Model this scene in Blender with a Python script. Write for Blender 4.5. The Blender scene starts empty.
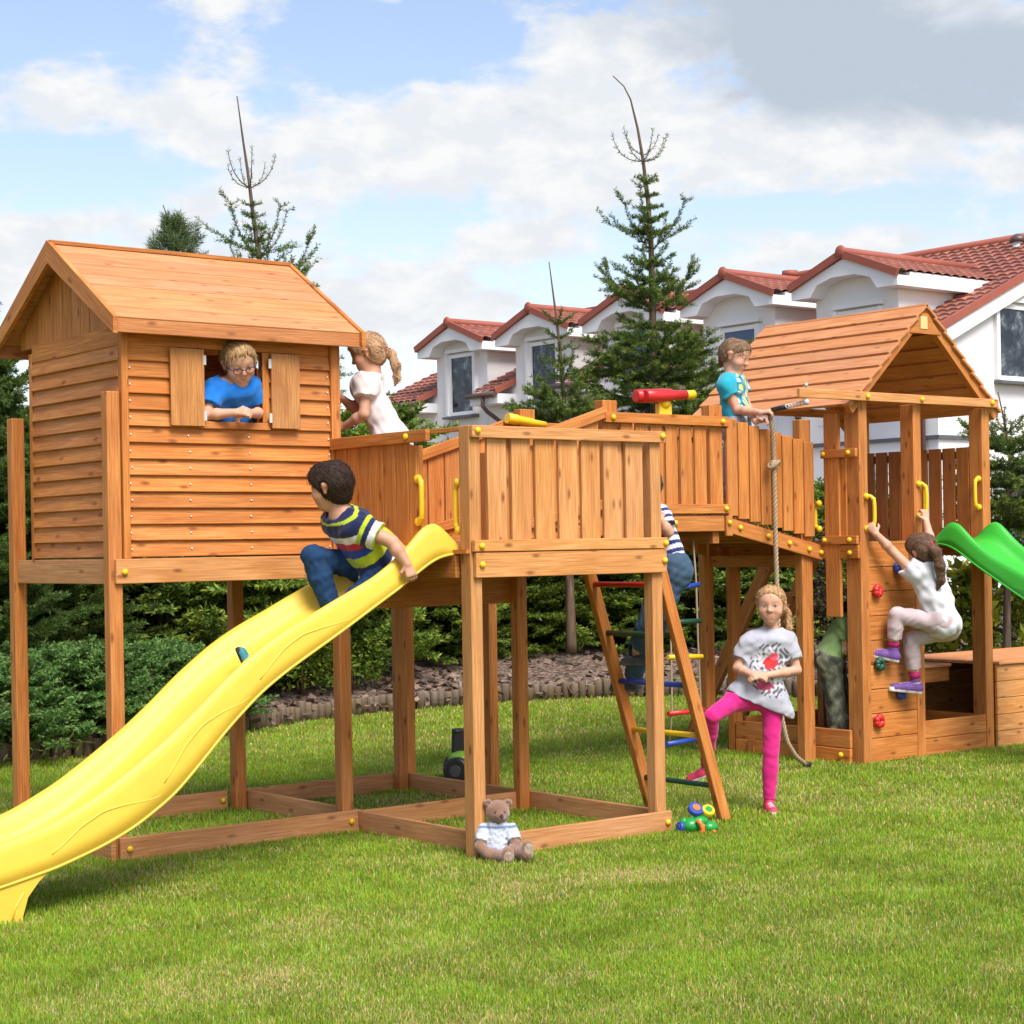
import bpy, math, random
import numpy as np
from mathutils import Vector, Matrix
R = random.Random(7)
NR = np.random.default_rng(11)
C = bpy.context.scene.collection
V = lambda *a: np.array(a, float)

# ---------------------------------------------------------------- camera numbers and point helpers
F_PX, ROLL, YC, TH = 1859.18, 0.0173, 547.09, 0.6697
EYE = V(-4.2391, -8.5945, 1.55)
RIGHT = V(math.cos(TH), -math.sin(TH), 0); FWD = V(math.sin(TH), math.cos(TH), 0); UP = V(0, 0, 1)
def ray(px, py):
    c, s = math.cos(ROLL), math.sin(ROLL)
    a, b = px - 512, py - YC
    return RIGHT * ((c * a - s * b) / F_PX) + FWD - UP * ((s * a + c * b) / F_PX)
def at(px, py, d): return EYE + ray(px, py) * d
def on_y(px, py, y):
    r = ray(px, py); return EYE + r * ((y - EYE[1]) / r[1])
def on_z(px, py, z=0.0):
    r = ray(px, py); return EYE + r * ((z - EYE[2]) / r[2])

# ---------------------------------------------------------------- objects
def tag(o, label=None, cat=None, group=None, kind=None):
    if label: o['label'] = label
    if cat: o['category'] = cat
    if group: o['group'] = group
    if kind: o['kind'] = kind
    return o
def thing(name, label, cat, loc=(0, 0, 0), rz=0, group=None):
    o = bpy.data.objects.new(name, None); C.objects.link(o)
    o.location = Vector(loc); o.rotation_euler = (0, 0, rz); o.empty_display_size = .2
    return tag(o, label, cat, group)
def hang(o, parent):
    o.parent = parent
    if parent.type == 'EMPTY' and not parent.get('local'):
        o.matrix_parent_inverse = Matrix.Translation(-parent.location)
    return o

class MB:
    """collects boards, tubes and lumps and links them as one mesh"""
    def __init__(s, tone=1.0, jit=.20):
        s.v = []; s.f = []; s.uv = []; s.c = []; s.m = []; s.sm = []; s.tone = tone; s.jit = jit
    def _tint(s):
        t = s.tone * (1 + R.uniform(-s.jit, s.jit)); w = R.uniform(-.12, .12)
        return (t * (1 + w * .25), t, t * (1 - w), 1)
    def board(s, p0, p1, w, t, wdir=(0, 0, 1), mi=0, tint=None):
        p0 = V(*p0); p1 = V(*p1); ax = p1 - p0; L = np.linalg.norm(ax); ax = ax / L
        wv = V(*wdir) - ax * np.dot(V(*wdir), ax); wv /= np.linalg.norm(wv); tv = np.cross(ax, wv)
        b = len(s.v); W = wv * w / 2; T = tv * t / 2
        for p in (p0, p1):
            for sw, st in ((-1, -1), (1, -1), (1, 1), (-1, 1)): s.v.append(p + W * sw + T * st)
        ou, ov = R.uniform(0, 60), R.uniform(0, 60); tc = tint or s._tint(); s.c += [tc] * 8
        acc = 0
        for k, d in zip(range(4), (w, t, w, t)):
            k2 = (k + 1) % 4
            s.f.append((b + k, b + 4 + k, b + 4 + k2, b + k2))
            s.uv += [(ou, ov + acc), (ou + L, ov + acc), (ou + L, ov + acc + d), (ou, ov + acc + d)]; acc += d
            s.m.append(mi); s.sm.append(False)
        for fc in ((b, b + 1, b + 2, b + 3), (b + 7, b + 6, b + 5, b + 4)):
            s.f.append(fc); s.m.append(mi); s.sm.append(False)
            s.uv += [(ou, ov), (ou + .02, ov + w), (ou + .04, ov + w), (ou + .03, ov)]
        return s
    def box(s, x0, x1, y0, y1, z0, z1, g=None, mi=0, tint=None):
        d = (x1 - x0, y1 - y0, z1 - z0); g = g or 'xyz'[int(np.argmax(d))]
        mx, my, mz = (x0 + x1) / 2, (y0 + y1) / 2, (z0 + z1) / 2
        if g == 'x': return s.board((x0, my, mz), (x1, my, mz), d[2], d[1], (0, 0, 1), mi, tint)
        if g == 'y': return s.board((mx, y0, mz), (mx, y1, mz), d[2], d[0], (0, 0, 1), mi, tint)
        return s.board((mx, my, z0), (mx, my, z1), d[0], d[1], (1, 0, 0), mi, tint)
    def poly(s, pts, n, t, mi=0, gdir=(0, 0, 1), tint=None):
        """flat polygon of thickness t along n; grain along gdir"""
        n = V(*n) / np.linalg.norm(V(*n)); b = len(s.v); k = len(pts); P = [V(*p) for p in pts]
        g = V(*gdir); h = np.cross(n, g); tc = tint or s._tint(); ou, ov = R.uniform(0, 60), R.uniform(0, 60)
        s.v += [p + n * t / 2 for p in P] + [p - n * t / 2 for p in P]; s.c += [tc] * (2 * k)
        u = lambda i: (ou + float(np.dot(s.v[i], g)), ov + float(np.dot(s.v[i], h)))
        a = list(range(b, b + k)); c = list(range(b + 2 * k - 1, b + k - 1, -1))
        fs = [a, c] + [[b + i, b + k + i, b + k + (i + 1) % k, b + (i + 1) % k] for i in range(k)]
        for fc in fs:
            s.f.append(tuple(fc)); s.m.append(mi); s.sm.append(False); s.uv += [u(i) for i in fc]
        return s
    def tube(s, pts, r, n=10, mi=0, tint=None, caps=True, closed=False):
        P = [V(*p) for p in pts]; k = len(P); b = len(s.v); tc = tint or s._tint()
        rr = r if hasattr(r, '__len__') else [r] * k; ref = None; L = 0
        for i, p in enumerate(P):
            d = P[min(i + 1, k - 1)] - P[max(i - 1, 0)]; d = d / (np.linalg.norm(d) + 1e-12)
            if ref is None: ref = V(0, 0, 1) if abs(d[2]) < .9 else V(1, 0, 0)
            e = ref - d * np.dot(ref, d); e /= np.linalg.norm(e); f2 = np.cross(d, e); ref = e
            for j in range(n):
                a = 2 * math.pi * j / n; s.v.append(p + (e * math.cos(a) + f2 * math.sin(a)) * rr[i]); s.c.append(tc)
        for i in range(k - 1):
            l2 = L + np.linalg.norm(P[i + 1] - P[i])
            for j in range(n):
                j2 = (j + 1) % n; s.f.append((b + i * n + j, b + i * n + j2, b + (i + 1) * n + j2, b + (i + 1) * n + j))
                a0, a1 = j / n * .2, (j + 1) / n * .2
                s.uv += [(L, a0), (L, a1), (l2, a1), (l2, a0)]; s.m.append(mi); s.sm.append(True)
            L = l2
        if caps:
            for q in (list(range(b + n - 1, b - 1, -1)), list(range(b + (k - 1) * n, b + k * n))):
                s.f.append(tuple(q)); s.m.append(mi); s.sm.append(False); s.uv += [(0, 0)] * n
        return s
    def lump(s, c, r, n=10, m=7, mi=0, tint=None, rot=None):
        c = V(*c); r = V(*r) if hasattr(r, '__len__') else V(r, r, r); b = len(s.v); tc = tint or s._tint()
        for i in range(m + 1):
            th = math.pi * i / m
            for j in range(n):
                a = 2 * math.pi * j / n
                q = V(math.sin(th) * math.cos(a), math.sin(th) * math.sin(a), math.cos(th)) * r
                if rot is not None: q = rot @ q
                s.v.append(c + q); s.c.append(tc)
        for i in range(m):
            for j in range(n):
                j2 = (j + 1) % n; s.f.append((b + i * n + j, b + (i + 1) * n + j, b + (i + 1) * n + j2, b + i * n + j2))
                s.uv += [(j / n, i / m)] * 4; s.m.append(mi); s.sm.append(True)
        return s
    def build(s, name, mats, parent=None, bevel=0):
        me = bpy.data.meshes.new(name)
        me.from_pydata([tuple(p) for p in s.v], [], s.f)
        if s.uv:
            ul = me.uv_layers.new(name='UVMap'); ul.data.foreach_set('uv', np.array(s.uv, 'f').ravel())
        ca = me.color_attributes.new('tint', 'FLOAT_COLOR', 'POINT'); ca.data.foreach_set('color', np.array(s.c, 'f').ravel())
        for m in (mats if isinstance(mats, (list, tuple)) else [mats]): me.materials.append(m)
        me.polygons.foreach_set('material_index', s.m); me.polygons.foreach_set('use_smooth', s.sm)
        o = bpy.data.objects.new(name, me); C.objects.link(o)
        if bevel:
            bm = o.modifiers.new('edge', 'BEVEL'); bm.width = bevel; bm.segments = 2; bm.limit_method = 'ANGLE'; bm.angle_limit = math.radians(50)
        if parent is not None: hang(o, parent)
        return o

def np_mesh(name, verts, faces, mats, cols=None, parent=None, smooth=True, attr='tint', mi=None):
    """verts (n,3), faces (m,k) arrays -> object"""
    verts = np.asarray(verts, 'f'); faces = np.asarray(faces, 'i'); k = faces.shape[1]
    me = bpy.data.meshes.new(name); me.vertices.add(len(verts)); me.vertices.foreach_set('co', verts.ravel())
    me.loops.add(faces.size); me.loops.foreach_set('vertex_index', faces.ravel())
    me.polygons.add(len(faces)); me.polygons.foreach_set('loop_start', np.arange(len(faces), dtype='i') * k)
    me.polygons.foreach_set('use_smooth', np.full(len(faces), smooth))
    for m in (mats if isinstance(mats, (list, tuple)) else [mats]): me.materials.append(m)
    if mi is not None: me.polygons.foreach_set('material_index', np.asarray(mi, 'i'))
    me.update(calc_edges=True)
    if cols is not None:
        cols = np.asarray(cols, 'f')
        if cols.shape[1] == 3: cols = np.concatenate([cols, np.ones((len(cols), 1), 'f')], 1)
        ca = me.color_attributes.new(attr, 'FLOAT_COLOR', 'POINT'); ca.data.foreach_set('color', cols.ravel())
    me.validate()
    o = bpy.data.objects.new(name, me); C.objects.link(o)
    if parent is not None: hang(o, parent)
    return o

# ---------------------------------------------------------------- materials
def srgb(r, g, b):
    f = lambda x: (x / 255 / 12.92) if x / 255 <= .04045 else ((x / 255 + .055) / 1.055) ** 2.4
    return (f(r), f(g), f(b), 1)
class NT:
    def __init__(s, name):
        s.m = bpy.data.materials.new(name); s.m.use_nodes = True; s.t = s.m.node_tree; s.n = s.t.nodes
        s.b = s.n['Principled BSDF']
    def a(s, typ, **kw):
        n = s.n.new(typ)
        for k, v in kw.items():
            if k.startswith('i_'): n.inputs[int(k[2:]) if k[2:].isdigit() else k[2:].replace('_', ' ')].default_value = v
            else: setattr(n, k, v)
        return n
    def l(s, a, b): s.t.links.new(a, b)
    def mix(s, fac, a, b, mode='MIX'):
        n = s.a('ShaderNodeMix', data_type='RGBA', blend_type=mode)
        for sock, v in ((n.inputs[0], fac), (n.inputs[6], a), (n.inputs[7], b)):
            if isinstance(v, bpy.types.NodeSocket): s.l(v, sock)
            else: sock.default_value = v
        return n.outputs[2]
    def math(s, op, a, b=0.0, clamp=False):
        n = s.a('ShaderNodeMath', operation=op, use_clamp=clamp)
        for sock, v in ((n.inputs[0], a), (n.inputs[1], b)):
            if isinstance(v, bpy.types.NodeSocket): s.l(v, sock)
            else: sock.default_value = v
        return n.outputs[0]
    def ramp(s, fac, stops):
        n = s.a('ShaderNodeValToRGB'); e = n.color_ramp.elements
        while len(e) < len(stops): e.new(.5)
        for q, (p, c) in zip(e, stops): q.position = p; q.color = c if hasattr(c, '__len__') else (c, c, c, 1)
        s.l(fac, n.inputs[0]); return n.outputs[0]
    def bump(s, h, strength, dist=.01):
        n = s.a('ShaderNodeBump'); n.inputs['Strength'].default_value = strength; n.inputs['Distance'].default_value = dist
        s.l(h, n.inputs['Height']); s.l(n.outputs[0], s.b.inputs['Normal'])

def wood(name, light, dark, knots=1.0, vs=13.0):
    t = NT(name)
    uv = t.a('ShaderNodeUVMap', uv_map='UVMap')
    mp = t.a('ShaderNodeMapping'); mp.inputs['Scale'].default_value = (1.3, vs, 1); t.l(uv.outputs[0], mp.inputs[0])
    n1 = t.a('ShaderNodeTexNoise', i_Scale=1.6, i_Detail=5.0, i_Roughness=.62, i_Distortion=.9); t.l(mp.outputs[0], n1.inputs['Vector'])
    mp2 = t.a('ShaderNodeMapping'); mp2.inputs['Scale'].default_value = (2.5, 120, 1); t.l(uv.outputs[0], mp2.inputs[0])
    n2 = t.a('ShaderNodeTexNoise', i_Scale=1.5, i_Detail=3.0, i_Roughness=.6); t.l(mp2.outputs[0], n2.inputs['Vector'])
    col = t.mix(t.ramp(n1.outputs[0], [(.36, 0.0), (.62, 1.0)]), light, dark)
    col = t.mix(t.ramp(n2.outputs[0], [(.38, .0), (.72, .85)]), col, tuple(c * .50 for c in dark[:3]) + (1,))
    # knots
    mp3 = t.a('ShaderNodeMapping'); mp3.inputs['Scale'].default_value = (3.1, 8.0, 1); t.l(uv.outputs[0], mp3.inputs[0])
    vo = t.a('ShaderNodeTexVoronoi', voronoi_dimensions='2D', i_Scale=1.0); t.l(mp3.outputs[0], vo.inputs['Vector'])
    sep = t.a('ShaderNodeSeparateColor'); t.l(vo.outputs['Color'], sep.inputs[0])
    pick = t.math('GREATER_THAN', sep.outputs[0], .40)
    kn = t.ramp(vo.outputs['Distance'], [(.022, 1.0), (.05, .8), (.12, 0.0)])
    kf = t.math('MULTIPLY', t.math('MULTIPLY', kn, pick), .85 * knots, True)
    col = t.mix(kf, col, (dark[0] * .33, dark[1] * .26, dark[2] * .22, 1))
    # wear on a larger scale
    g = t.a('ShaderNodeNewGeometry'); n3 = t.a('ShaderNodeTexNoise', i_Scale=2.3, i_Detail=3.0); t.l(g.outputs['Position'], n3.inputs['Vector'])
    col = t.mix(t.ramp(n3.outputs[0], [(.4, 0.0), (.75, .3)]), col, (light[0] * .8, light[1] * .85, light[2] * 1.1, 1))
    at_ = t.a('ShaderNodeAttribute', attribute_name='tint'); col = t.mix(1.0, col, at_.outputs['Color'], 'MULTIPLY')
    t.l(col, t.b.inputs['Base Color']); t.b.inputs['Roughness'].default_value = .62; t.b.inputs['Specular IOR Level'].default_value = .3
    t.bump(t.math('ADD', n1.outputs[0], n2.outputs[0]), .35, .003)
    return t.m
def plain(name, col, rough=.5, spec=.5, vary=.12, scale=9.0, bump=0.0, bscale=60.0, use_tint=False, sss=0.0):
    t = NT(name); tc = t.a('ShaderNodeTexCoord')
    n = t.a('ShaderNodeTexNoise', i_Scale=scale, i_Detail=6.0, i_Roughness=.7); t.l(tc.outputs['Object'], n.inputs['Vector'])
    lo = tuple(c * (1 - vary) for c in col[:3]) + (1,); hi = tuple(min(1, c * (1 + vary)) for c in col[:3]) + (1,)
    c = t.mix(n.outputs[0], lo, hi)
    if use_tint:
        a_ = t.a('ShaderNodeAttribute', attribute_name='tint'); c = t.mix(1.0, c, a_.outputs['Color'], 'MULTIPLY')
    t.l(c, t.b.inputs['Base Color']); t.b.inputs['Roughness'].default_value = rough; t.b.inputs['Specular IOR Level'].default_value = spec
    if sss: t.b.inputs['Subsurface Weight'].default_value = sss; t.b.inputs['Subsurface Radius'].default_value = (.02, .008, .004)
    if bump:
        n2 = t.a('ShaderNodeTexNoise', i_Scale=bscale, i_Detail=4.0); t.l(tc.outputs['Object'], n2.inputs['Vector']); t.bump(n2.outputs[0], bump, .01)
    return t.m
def leafy(name, rough=.55, transl=.3, spec=.25):
    t = NT(name); a_ = t.a('ShaderNodeAttribute', attribute_name='tint')
    t.l(a_.outputs['Color'], t.b.inputs['Base Color']); t.b.inputs['Roughness'].default_value = rough; t.b.inputs['Specular IOR Level'].default_value = spec
    tr = t.a('ShaderNodeBsdfTranslucent'); t.l(a_.outputs['Color'], tr.inputs[0])
    mx = t.a('ShaderNodeMixShader', i_0=transl); t.l(t.b.outputs[0], mx.inputs[1]); t.l(tr.outputs[0], mx.inputs[2])
    t.l(mx.outputs[0], t.n['Material Output'].inputs[0]); return t.m
def attr_mat(name, rough=.75, spec=.25, bump=.0, bscale=250.0, sss=0.0, sheen=0.0):
    t = NT(name); a_ = t.a('ShaderNodeAttribute', attribute_name='tint'); tc = t.a('ShaderNodeTexCoord')
    n = t.a('ShaderNodeTexNoise', i_Scale=22.0, i_Detail=4.0); t.l(tc.outputs['Object'], n.inputs['Vector'])
    v = t.ramp(n.outputs[0], [(.3, .88), (.7, 1.08)]); c = t.mix(1.0, a_.outputs['Color'], v, 'MULTIPLY')
    t.l(c, t.b.inputs['Base Color']); t.b.inputs['Roughness'].default_value = rough; t.b.inputs['Specular IOR Level'].default_value = spec
    if sheen: t.b.inputs['Sheen Weight'].default_value = sheen
    if sss: t.b.inputs['Subsurface Weight'].default_value = sss; t.b.inputs['Subsurface Radius'].default_value = (.012, .004, .002); t.b.inputs['Subsurface Scale'].default_value = 1.0
    if bump:
        n2 = t.a('ShaderNodeTexNoise', i_Scale=bscale, i_Detail=3.0); t.l(tc.outputs['Object'], n2.inputs['Vector']); t.bump(n2.outputs[0], bump, .004)
    return t.m

WOOD = wood('stained_pine', (.68, .274, .068, 1), (.50, .160, .031, 1))
WOOD_ROOF = wood('roof_pine', (.68, .31, .128, 1), (.55, .215, .076, 1), .8)
WOOD_PALE = wood('pale_pine', (.74, .362, .130, 1), (.57, .24, .068, 1), 1.1)
WOOD_BASE = wood('weathered_pine', (.66, .32, .13, 1), (.52, .225, .075, 1), 1.0)
PLY = wood('plywood', (.60, .29, .09, 1), (.40, .155, .045, 1), 0.0, 6.0)
LOGW = wood('log_wood', (.23, .17, .11, 1), (.12, .08, .05, 1), .3)
YELLOW = plain('yellow_plastic', (.78, .50, .015, 1), .38, .5, .08, 5)
SLIDE_Y = plain('yellow_slide_plastic', (.72, .485, .055, 1), .45, .4, .13, 5, .05, 90, sss=.0)
SLIDE_G = plain('green_slide_plastic', (.04, .40, .035, 1), .38, .5, .06, 3, .05, 90)
RED = plain('red_plastic', (.55, .02, .02, 1), .35, .5, .08, 6)
BLUE = plain('blue_plastic', (.02, .06, .35, 1), .4, .5, .1, 6)
GREEN = plain('green_plastic', (.015, .28, .05, 1), .3, .5, .1, 6)
DKGREEN = plain('dark_green_plastic', (.01, .06, .035, 1), .4, .5, .1, 6)
ORANGE = plain('orange_plastic', (.75, .16, .02, 1), .4, .5, .08, 6)
BLACK = plain('black_plastic', (.015, .015, .018, 1), .45, .5, .2, 8)
STEEL = plain('zinc_steel', (.5, .5, .5, 1), .35, .5, .1, 20)
ROPE = wood('hemp_rope', (.42, .32, .2, 1), (.28, .2, .12, 1), 0.0, 60)
# ================================================================= the wooden play set
def bolt(parent, p, n=(0, -1, 0), r=.017):
    n = V(*n); b = MB(1, .03); p = V(*p)
    ref = V(0, 0, 1) if abs(n[2]) < .9 else V(1, 0, 0); e = np.cross(n, ref); f2 = np.cross(n, e)
    rot = np.stack([e, f2, n], 1); b.lump(p + n * .006, (r, r, r * .8), 12, 8, rot=rot)
    b.build('bolt_cap', YELLOW, parent)
def handle(parent, p_top, p_bot, n, out=.055):
    """yellow grab handle: bar between two round feet"""
    a, c, n = V(*p_top), V(*p_bot), V(*n); b = MB(1, .02); d = (c - a)
    pts = [a, a + n * out * .6, a + n * out + d * .08, a + n * out * 1.05 + d * .2]
    pts += [a + n * out * 1.08 + d * t for t in (.35, .5, .65)] + [a + n * out * 1.05 + d * .8, a + n * out + d * .92, c + n * out * .6, c]
    b.tube(pts, .014, 10); b.lump(a + n * .008, .024, 10, 6); b.lump(c + n * .008, .024, 10, 6)
    b.lump(a + n * out * .95 + d * .09, .017, 8, 6); b.lump(c + n * out * .95 - d * .09, .017, 8, 6)
    b.build('grab_handle', YELLOW, parent)
def post(parent, x0, x1, y0, y1, z0, z1, mat=None, tone=.95):
    b = MB(tone, .08); b.box(x0, x1, y0, y1, z0, z1, 'z'); b.build('post', mat or WOOD, parent, .005)

# ---- playhouse on stilts
PH = thing('playhouse', 'wooden playhouse on stilts with pitched plank roof and open shutters, boy at its window', 'playhouse', (.7, .6, 0))
post(PH, -.022, .052, .0, .065, 0, 2.372); post(PH, -.022, .052, 1.165, 1.235, 0, 2.31)
post(PH, 1.35, 1.425, .005, .075, 0, 1.40); post(PH, 1.35, 1.425, 1.165, 1.235, 0, 1.40)
# base frame lying on the lawn
for (q, bx) in (((0.0, 1.434, -.028, .0, .0, .118), 'x'), ((.056, 1.335, 1.236, 1.262, 0, .118), 'x'),
                ((-.05, -.0225, -.028, 1.235, 0, .118), 'y'), ((1.434, 1.462, -.028, 1.2, 0, .116), 'y')):
    b = MB(.98, .06); b.box(*q); b.build('base_beam', WOOD_BASE, PH, .004)
for x in (.05, 1.385): bolt(PH, (x, -.028, .06))
bolt(PH, (1.30, 1.235, .062))
# deck frame
for q, m in (((.005, 1.36, -.026, -.002, 1.399, 1.524), WOOD_PALE), ((-.004, .020, .067, 1.163, 1.397, 1.524), WOOD_BASE), ((.0, 1.43, 1.238, 1.262, 1.399, 1.524), WOOD_BASE)):
    b = MB(.97, .03); b.box(*q); b.build('deck_beam', m, PH, .004)
bolt(PH, (.05, -.026, 1.458))
b = MB(.8)
for i in range(10): b.box(.055, 1.345, .068 + i * .112, .176 + i * .112, 1.500, 1.523, 'x')
b.build('floor', WOOD, PH)
# front wall: lapped boards with an opening
def lap_wall(mb, a0, a1, z0, z1, pitch, plane, axis, out, gaps=()):
    n = int(round((z1 - z0) / pitch)); pitch = (z1 - z0) / n
    for i in range(n):
        zb = z0 + i * pitch; zt = zb + pitch + .012
        spans = [(a0, a1)]
        for (g0, g1, gz0, gz1) in gaps:
            if zb + pitch * .5 > gz0 and zb + pitch * .5 < gz1:
                spans = [(s0, min(s1, g0)) for s0, s1 in spans if s0 < g0] + [(max(s0, g1), s1) for s0, s1 in spans if s1 > g1]
        for s0, s1 in spans:
            if s1 - s0 < .02: continue
            zc = (zb + zt) / 2
            if axis == 'x': p0, p1 = (s0, plane, zc), (s1, plane, zc); wd = (0, -out * .24, 1)
            else: p0, p1 = (plane, s0, zc), (plane, s1, zc); wd = (-out * .24, 0, 1)
            mb.board(p0, p1, zt - zb, .016, wd)
b = MB(1.0, .10)
OP = (.53, .885, 2.235, 2.615)
# boards lean: the lower edge stands proud
lap_wall(b, .098, 1.312, 1.53, 2.198, .0835, .012, 'x', -1)
lap_wall(b, .098, 1.312, 2.198, 2.615, .0835, .012, 'x', -1, [(OP[0], OP[1], OP[2], OP[3])])
b.box(.098, 1.312, .004, .024, 2.613, 2.70, 'x')
wall_front = b.build('front_wall', WOOD, PH, .003)
nl = MB(1, 0)
for i in range(8):
    for x in (.108, .44, .80, 1.295): nl.lump((x + R.uniform(-.006, .006), -.004, 1.572 + i * .0835), (.005, .003, .005), 6, 4)
for i in range(4):
    for x in (.108, 1.295): nl.lump((x, -.004, 2.245 + i * .0835), (.005, .003, .005), 6, 4)
nl.build('nail_heads', plain('nail_zinc', (.75, .75, .75, 1), .3), wall_front)
for q in ((.058, .097, -.012, .03, 1.524, 2.70), (1.314, 1.372, -.012, .03, 1.524, 2.70), (.058, .085, 1.07, 1.11, 1.524, 2.66)):
    b = MB(.97, .05); b.box(*q, 'z'); b.build('corner_board', WOOD, PH, .003)
b = MB(.95, .05)
b.box(.50, .53, -.002, .04, 2.235, 2.61, 'z'); b.box(.885, .925, -.006, .04, 2.235, 2.61, 'z'); b.box(.498, .925, -.012, .05, 2.196, 2.234, 'x'); b.box(.50, .925, -.002, .04, 2.612, 2.64, 'x')
win = b.build('window_frame', WOOD, PH, .003)
for x0, x1, h in ((.325, .52, .5), (.925, 1.10, .92)):
    b = MB(1.02, .02); b.box(x0, x1, -.034, -.02, 2.205, 2.605, 'z'); sh = b.build('shutter', PLY, PH, .003)
    hx = .522 if x0 < .5 else .915
    for z in (2.26, 2.55): b = MB(1, 0); b.box(hx - .008, hx + .008, -.036, -.028, z - .025, z + .025); b.build('hinge', STEEL, sh)
# left wall, back wall, right wall with a doorway
b = MB(.96, .08); lap_wall(b, .026, 1.07, 1.53, 2.615, .0835, .070, 'y', -1); b.box(.060, .080, .026, 1.07, 2.61, 2.705, 'y'); b.build('side_wall', WOOD, PH, .003)
b = MB(.9, .1); lap_wall(b, .08, 1.34, 1.53, 2.70, .09, 1.09, 'x', 1, [(.5, .9, 2.2, 2.6)]); b.build('back_wall', WOOD, PH, .003)
for q in ((.03, .36), (.86, 1.09)): b = MB(.9, .1); lap_wall(b, q[0], q[1], 1.53, 2.70, .09, 1.345, 'y', 1); b.build('side_wall', WOOD, PH, .003)
for q in ((.345, .372), (.85, .88)): b = MB(.97, .04); b.box(1.352, 1.402, q[0], q[1], 1.53, 2.62, 'z'); b.build('door_frame', WOOD, PH, .003)
# gables: upright boards
RZ, RY, EY, EZ = 3.205, .62, -.125, 2.735
def gable(x, tone):
    b = MB(tone, .1); k = 11
    for i in range(k):
        y0 = .02 + i * (1.2 - .0) / k; y1 = y0 + 1.2 / k - .004
        zt = lambda y: RZ - .05 - abs(y - RY) * (RZ - EZ) / (RY - EY)
        b.poly([(x, y0, 2.69), (x, y1, 2.69), (x, y1, zt(y1)), (x, y0, zt(y0))], (-1, 0, 0), .016, 0, (0, 0, 1))
    b.build('gable', WOOD, PH)
gable(.07, .93); gable(1.345, .93)
# roof: planks on both slopes, fascia, rake boards, ridge strip
sl = V(0, EY - RY, EZ - RZ); sl_len = np.linalg.norm(sl); sl /= sl_len
for sgn in (1, -1):
    b = MB(1.0, .07); s2 = sl * V(1, sgn, 1); nrm = V(0, -sl[2] * -1 * -sgn, 0)
    nv = np.cross(V(1, 0, 0), s2); nv = nv if nv[2] > 0 else -nv; k = 7; w = sl_len / k
    for i in range(k):
        c0 = V(0, RY, RZ) + s2 * (w * (i + .5)) - nv * .010 + nv * R.uniform(0, .002)
        b.board((-.02, c0[1], c0[2]), (1.435, c0[1], c0[2]), w - .004, .018, s2)
    ey = RY + sgn * (EY - RY)
    b.box(-.03, 1.434, min(ey + sgn * .005, ey + sgn * .026), max(ey + sgn * .005, ey + sgn * .026), EZ - .078, EZ - .008, 'x', tint=(.86, .8, .7, 1))
    roof = b.build('roof', WOOD_ROOF, PH, .003)
    for x in (-.034, 1.449):
        r = MB(.93, .05); p0 = V(x, RY, RZ + .004); p1 = p0 + s2 * (sl_len + .02)
        r.poly([p0 + V(0, 0, .008), p1 + V(0, 0, .008), p1 - V(0, 0, .082), p0 - V(0, 0, .118)], (1, 0, 0), .026, 0, s2)
        r.build('rake_board', WOOD, PH, .003)
b = MB(.75, .02); b.box(-.04, 1.445, RY - .028, RY + .028, RZ - .012, RZ + .010, 'x'); b.build('ridge_strip', WOOD, PH, .003)

# ---- platform with board railing
PF = thing('play_platform', 'square wooden platform with plank railing between playhouse and bridge, teddy bear at its foot', 'play platform', (1.97, 0, 0))
post(PF, 1.325, 1.396, -1.234, -1.150, 0, 2.16, WOOD_PALE, .95); post(PF, 2.545, 2.62, -1.234, -1.165, .0, 2.16, WOOD_PALE, .95)
post(PF, 2.545, 2.62, -.065, .0, 0, 2.16); post(PF, 2.545, 2.615, 1.17, 1.235, 0, 2.16)
post(PF, 1.335, 1.385, -.765, -.70, 1.53, 2.085)
post(PF, 1.335, 1.425, .012, .10, 1.40, 2.09)
for q in ((1.40, 2.635, -1.262, -1.236, 0, .116), (1.462, 2.62, -.026, .0, 0, .112), (1.462, 2.62, 1.236, 1.262, 0, .116), (1.434, 1.462, -1.235, -.03, 0, .112), (2.622, 2.65, -1.2, .0, 0, .112), (2.622, 2.65, .003, 1.235, 0, .112)):
    b = MB(1.0, .06); b.box(*q); b.build('base_beam', WOOD_BASE, PF, .004)
for p in ((2.60, -1.262, .058), (2.59, -.026, .07)): bolt(PF, p)
for q, m in (((1.34, 2.63, -1.262, -1.236, 1.40, 1.526), WOOD_PALE), ((1.305, 1.333, -1.135, .0, 1.40, 1.52), WOOD), ((2.622, 2.65, -1.2, 1.2, 1.40, 1.52), WOOD), ((1.40, 2.55, .0, .03, 1.22, 1.40), WOOD), ((1.40, 2.6, 1.236, 1.262, 1.40, 1.52), WOOD)):
    b = MB(1.0 if m is WOOD_PALE else .9, .03); b.box(*q); b.build('deck_beam', m, PF, .004)
b = MB(.85)
for i in range(22): b.box(1.30, 2.645, -1.232 + i * .1125, -1.126 + i * .1125, 1.522, 1.542, 'x')
b.build('floor', WOOD, PF)
b = MB(1.02, .07)
b.box(1.328, 2.635, -1.262, -1.236, 2.098, 2.158, 'x'); b.box(1.328, 2.632, -1.268, -1.240, 1.530, 1.588, 'x')
xs = 1.442
for i in range(7):
    w = .124 + R.uniform(-.004, .004); b.box(xs, xs + w, -1.233, -1.212, 1.545, 2.098 + .0, 'z'); xs += .1545
for i in range(3): b.box(1.55 + i * .40, 1.62 + i * .40, -1.208, -1.19, 1.545, 2.11, 'z', tint=(.8, .75, .7, 1))
b.build('front_railing', WOOD_PALE, PF, .003)
b = MB(.95, .07)
b.box(1.304, 1.332, -.90, .01, 2.098, 2.160, 'y'); b.box(1.334, 1.36, -1.14, .01, 2.135, 2.158, 'y')
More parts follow.
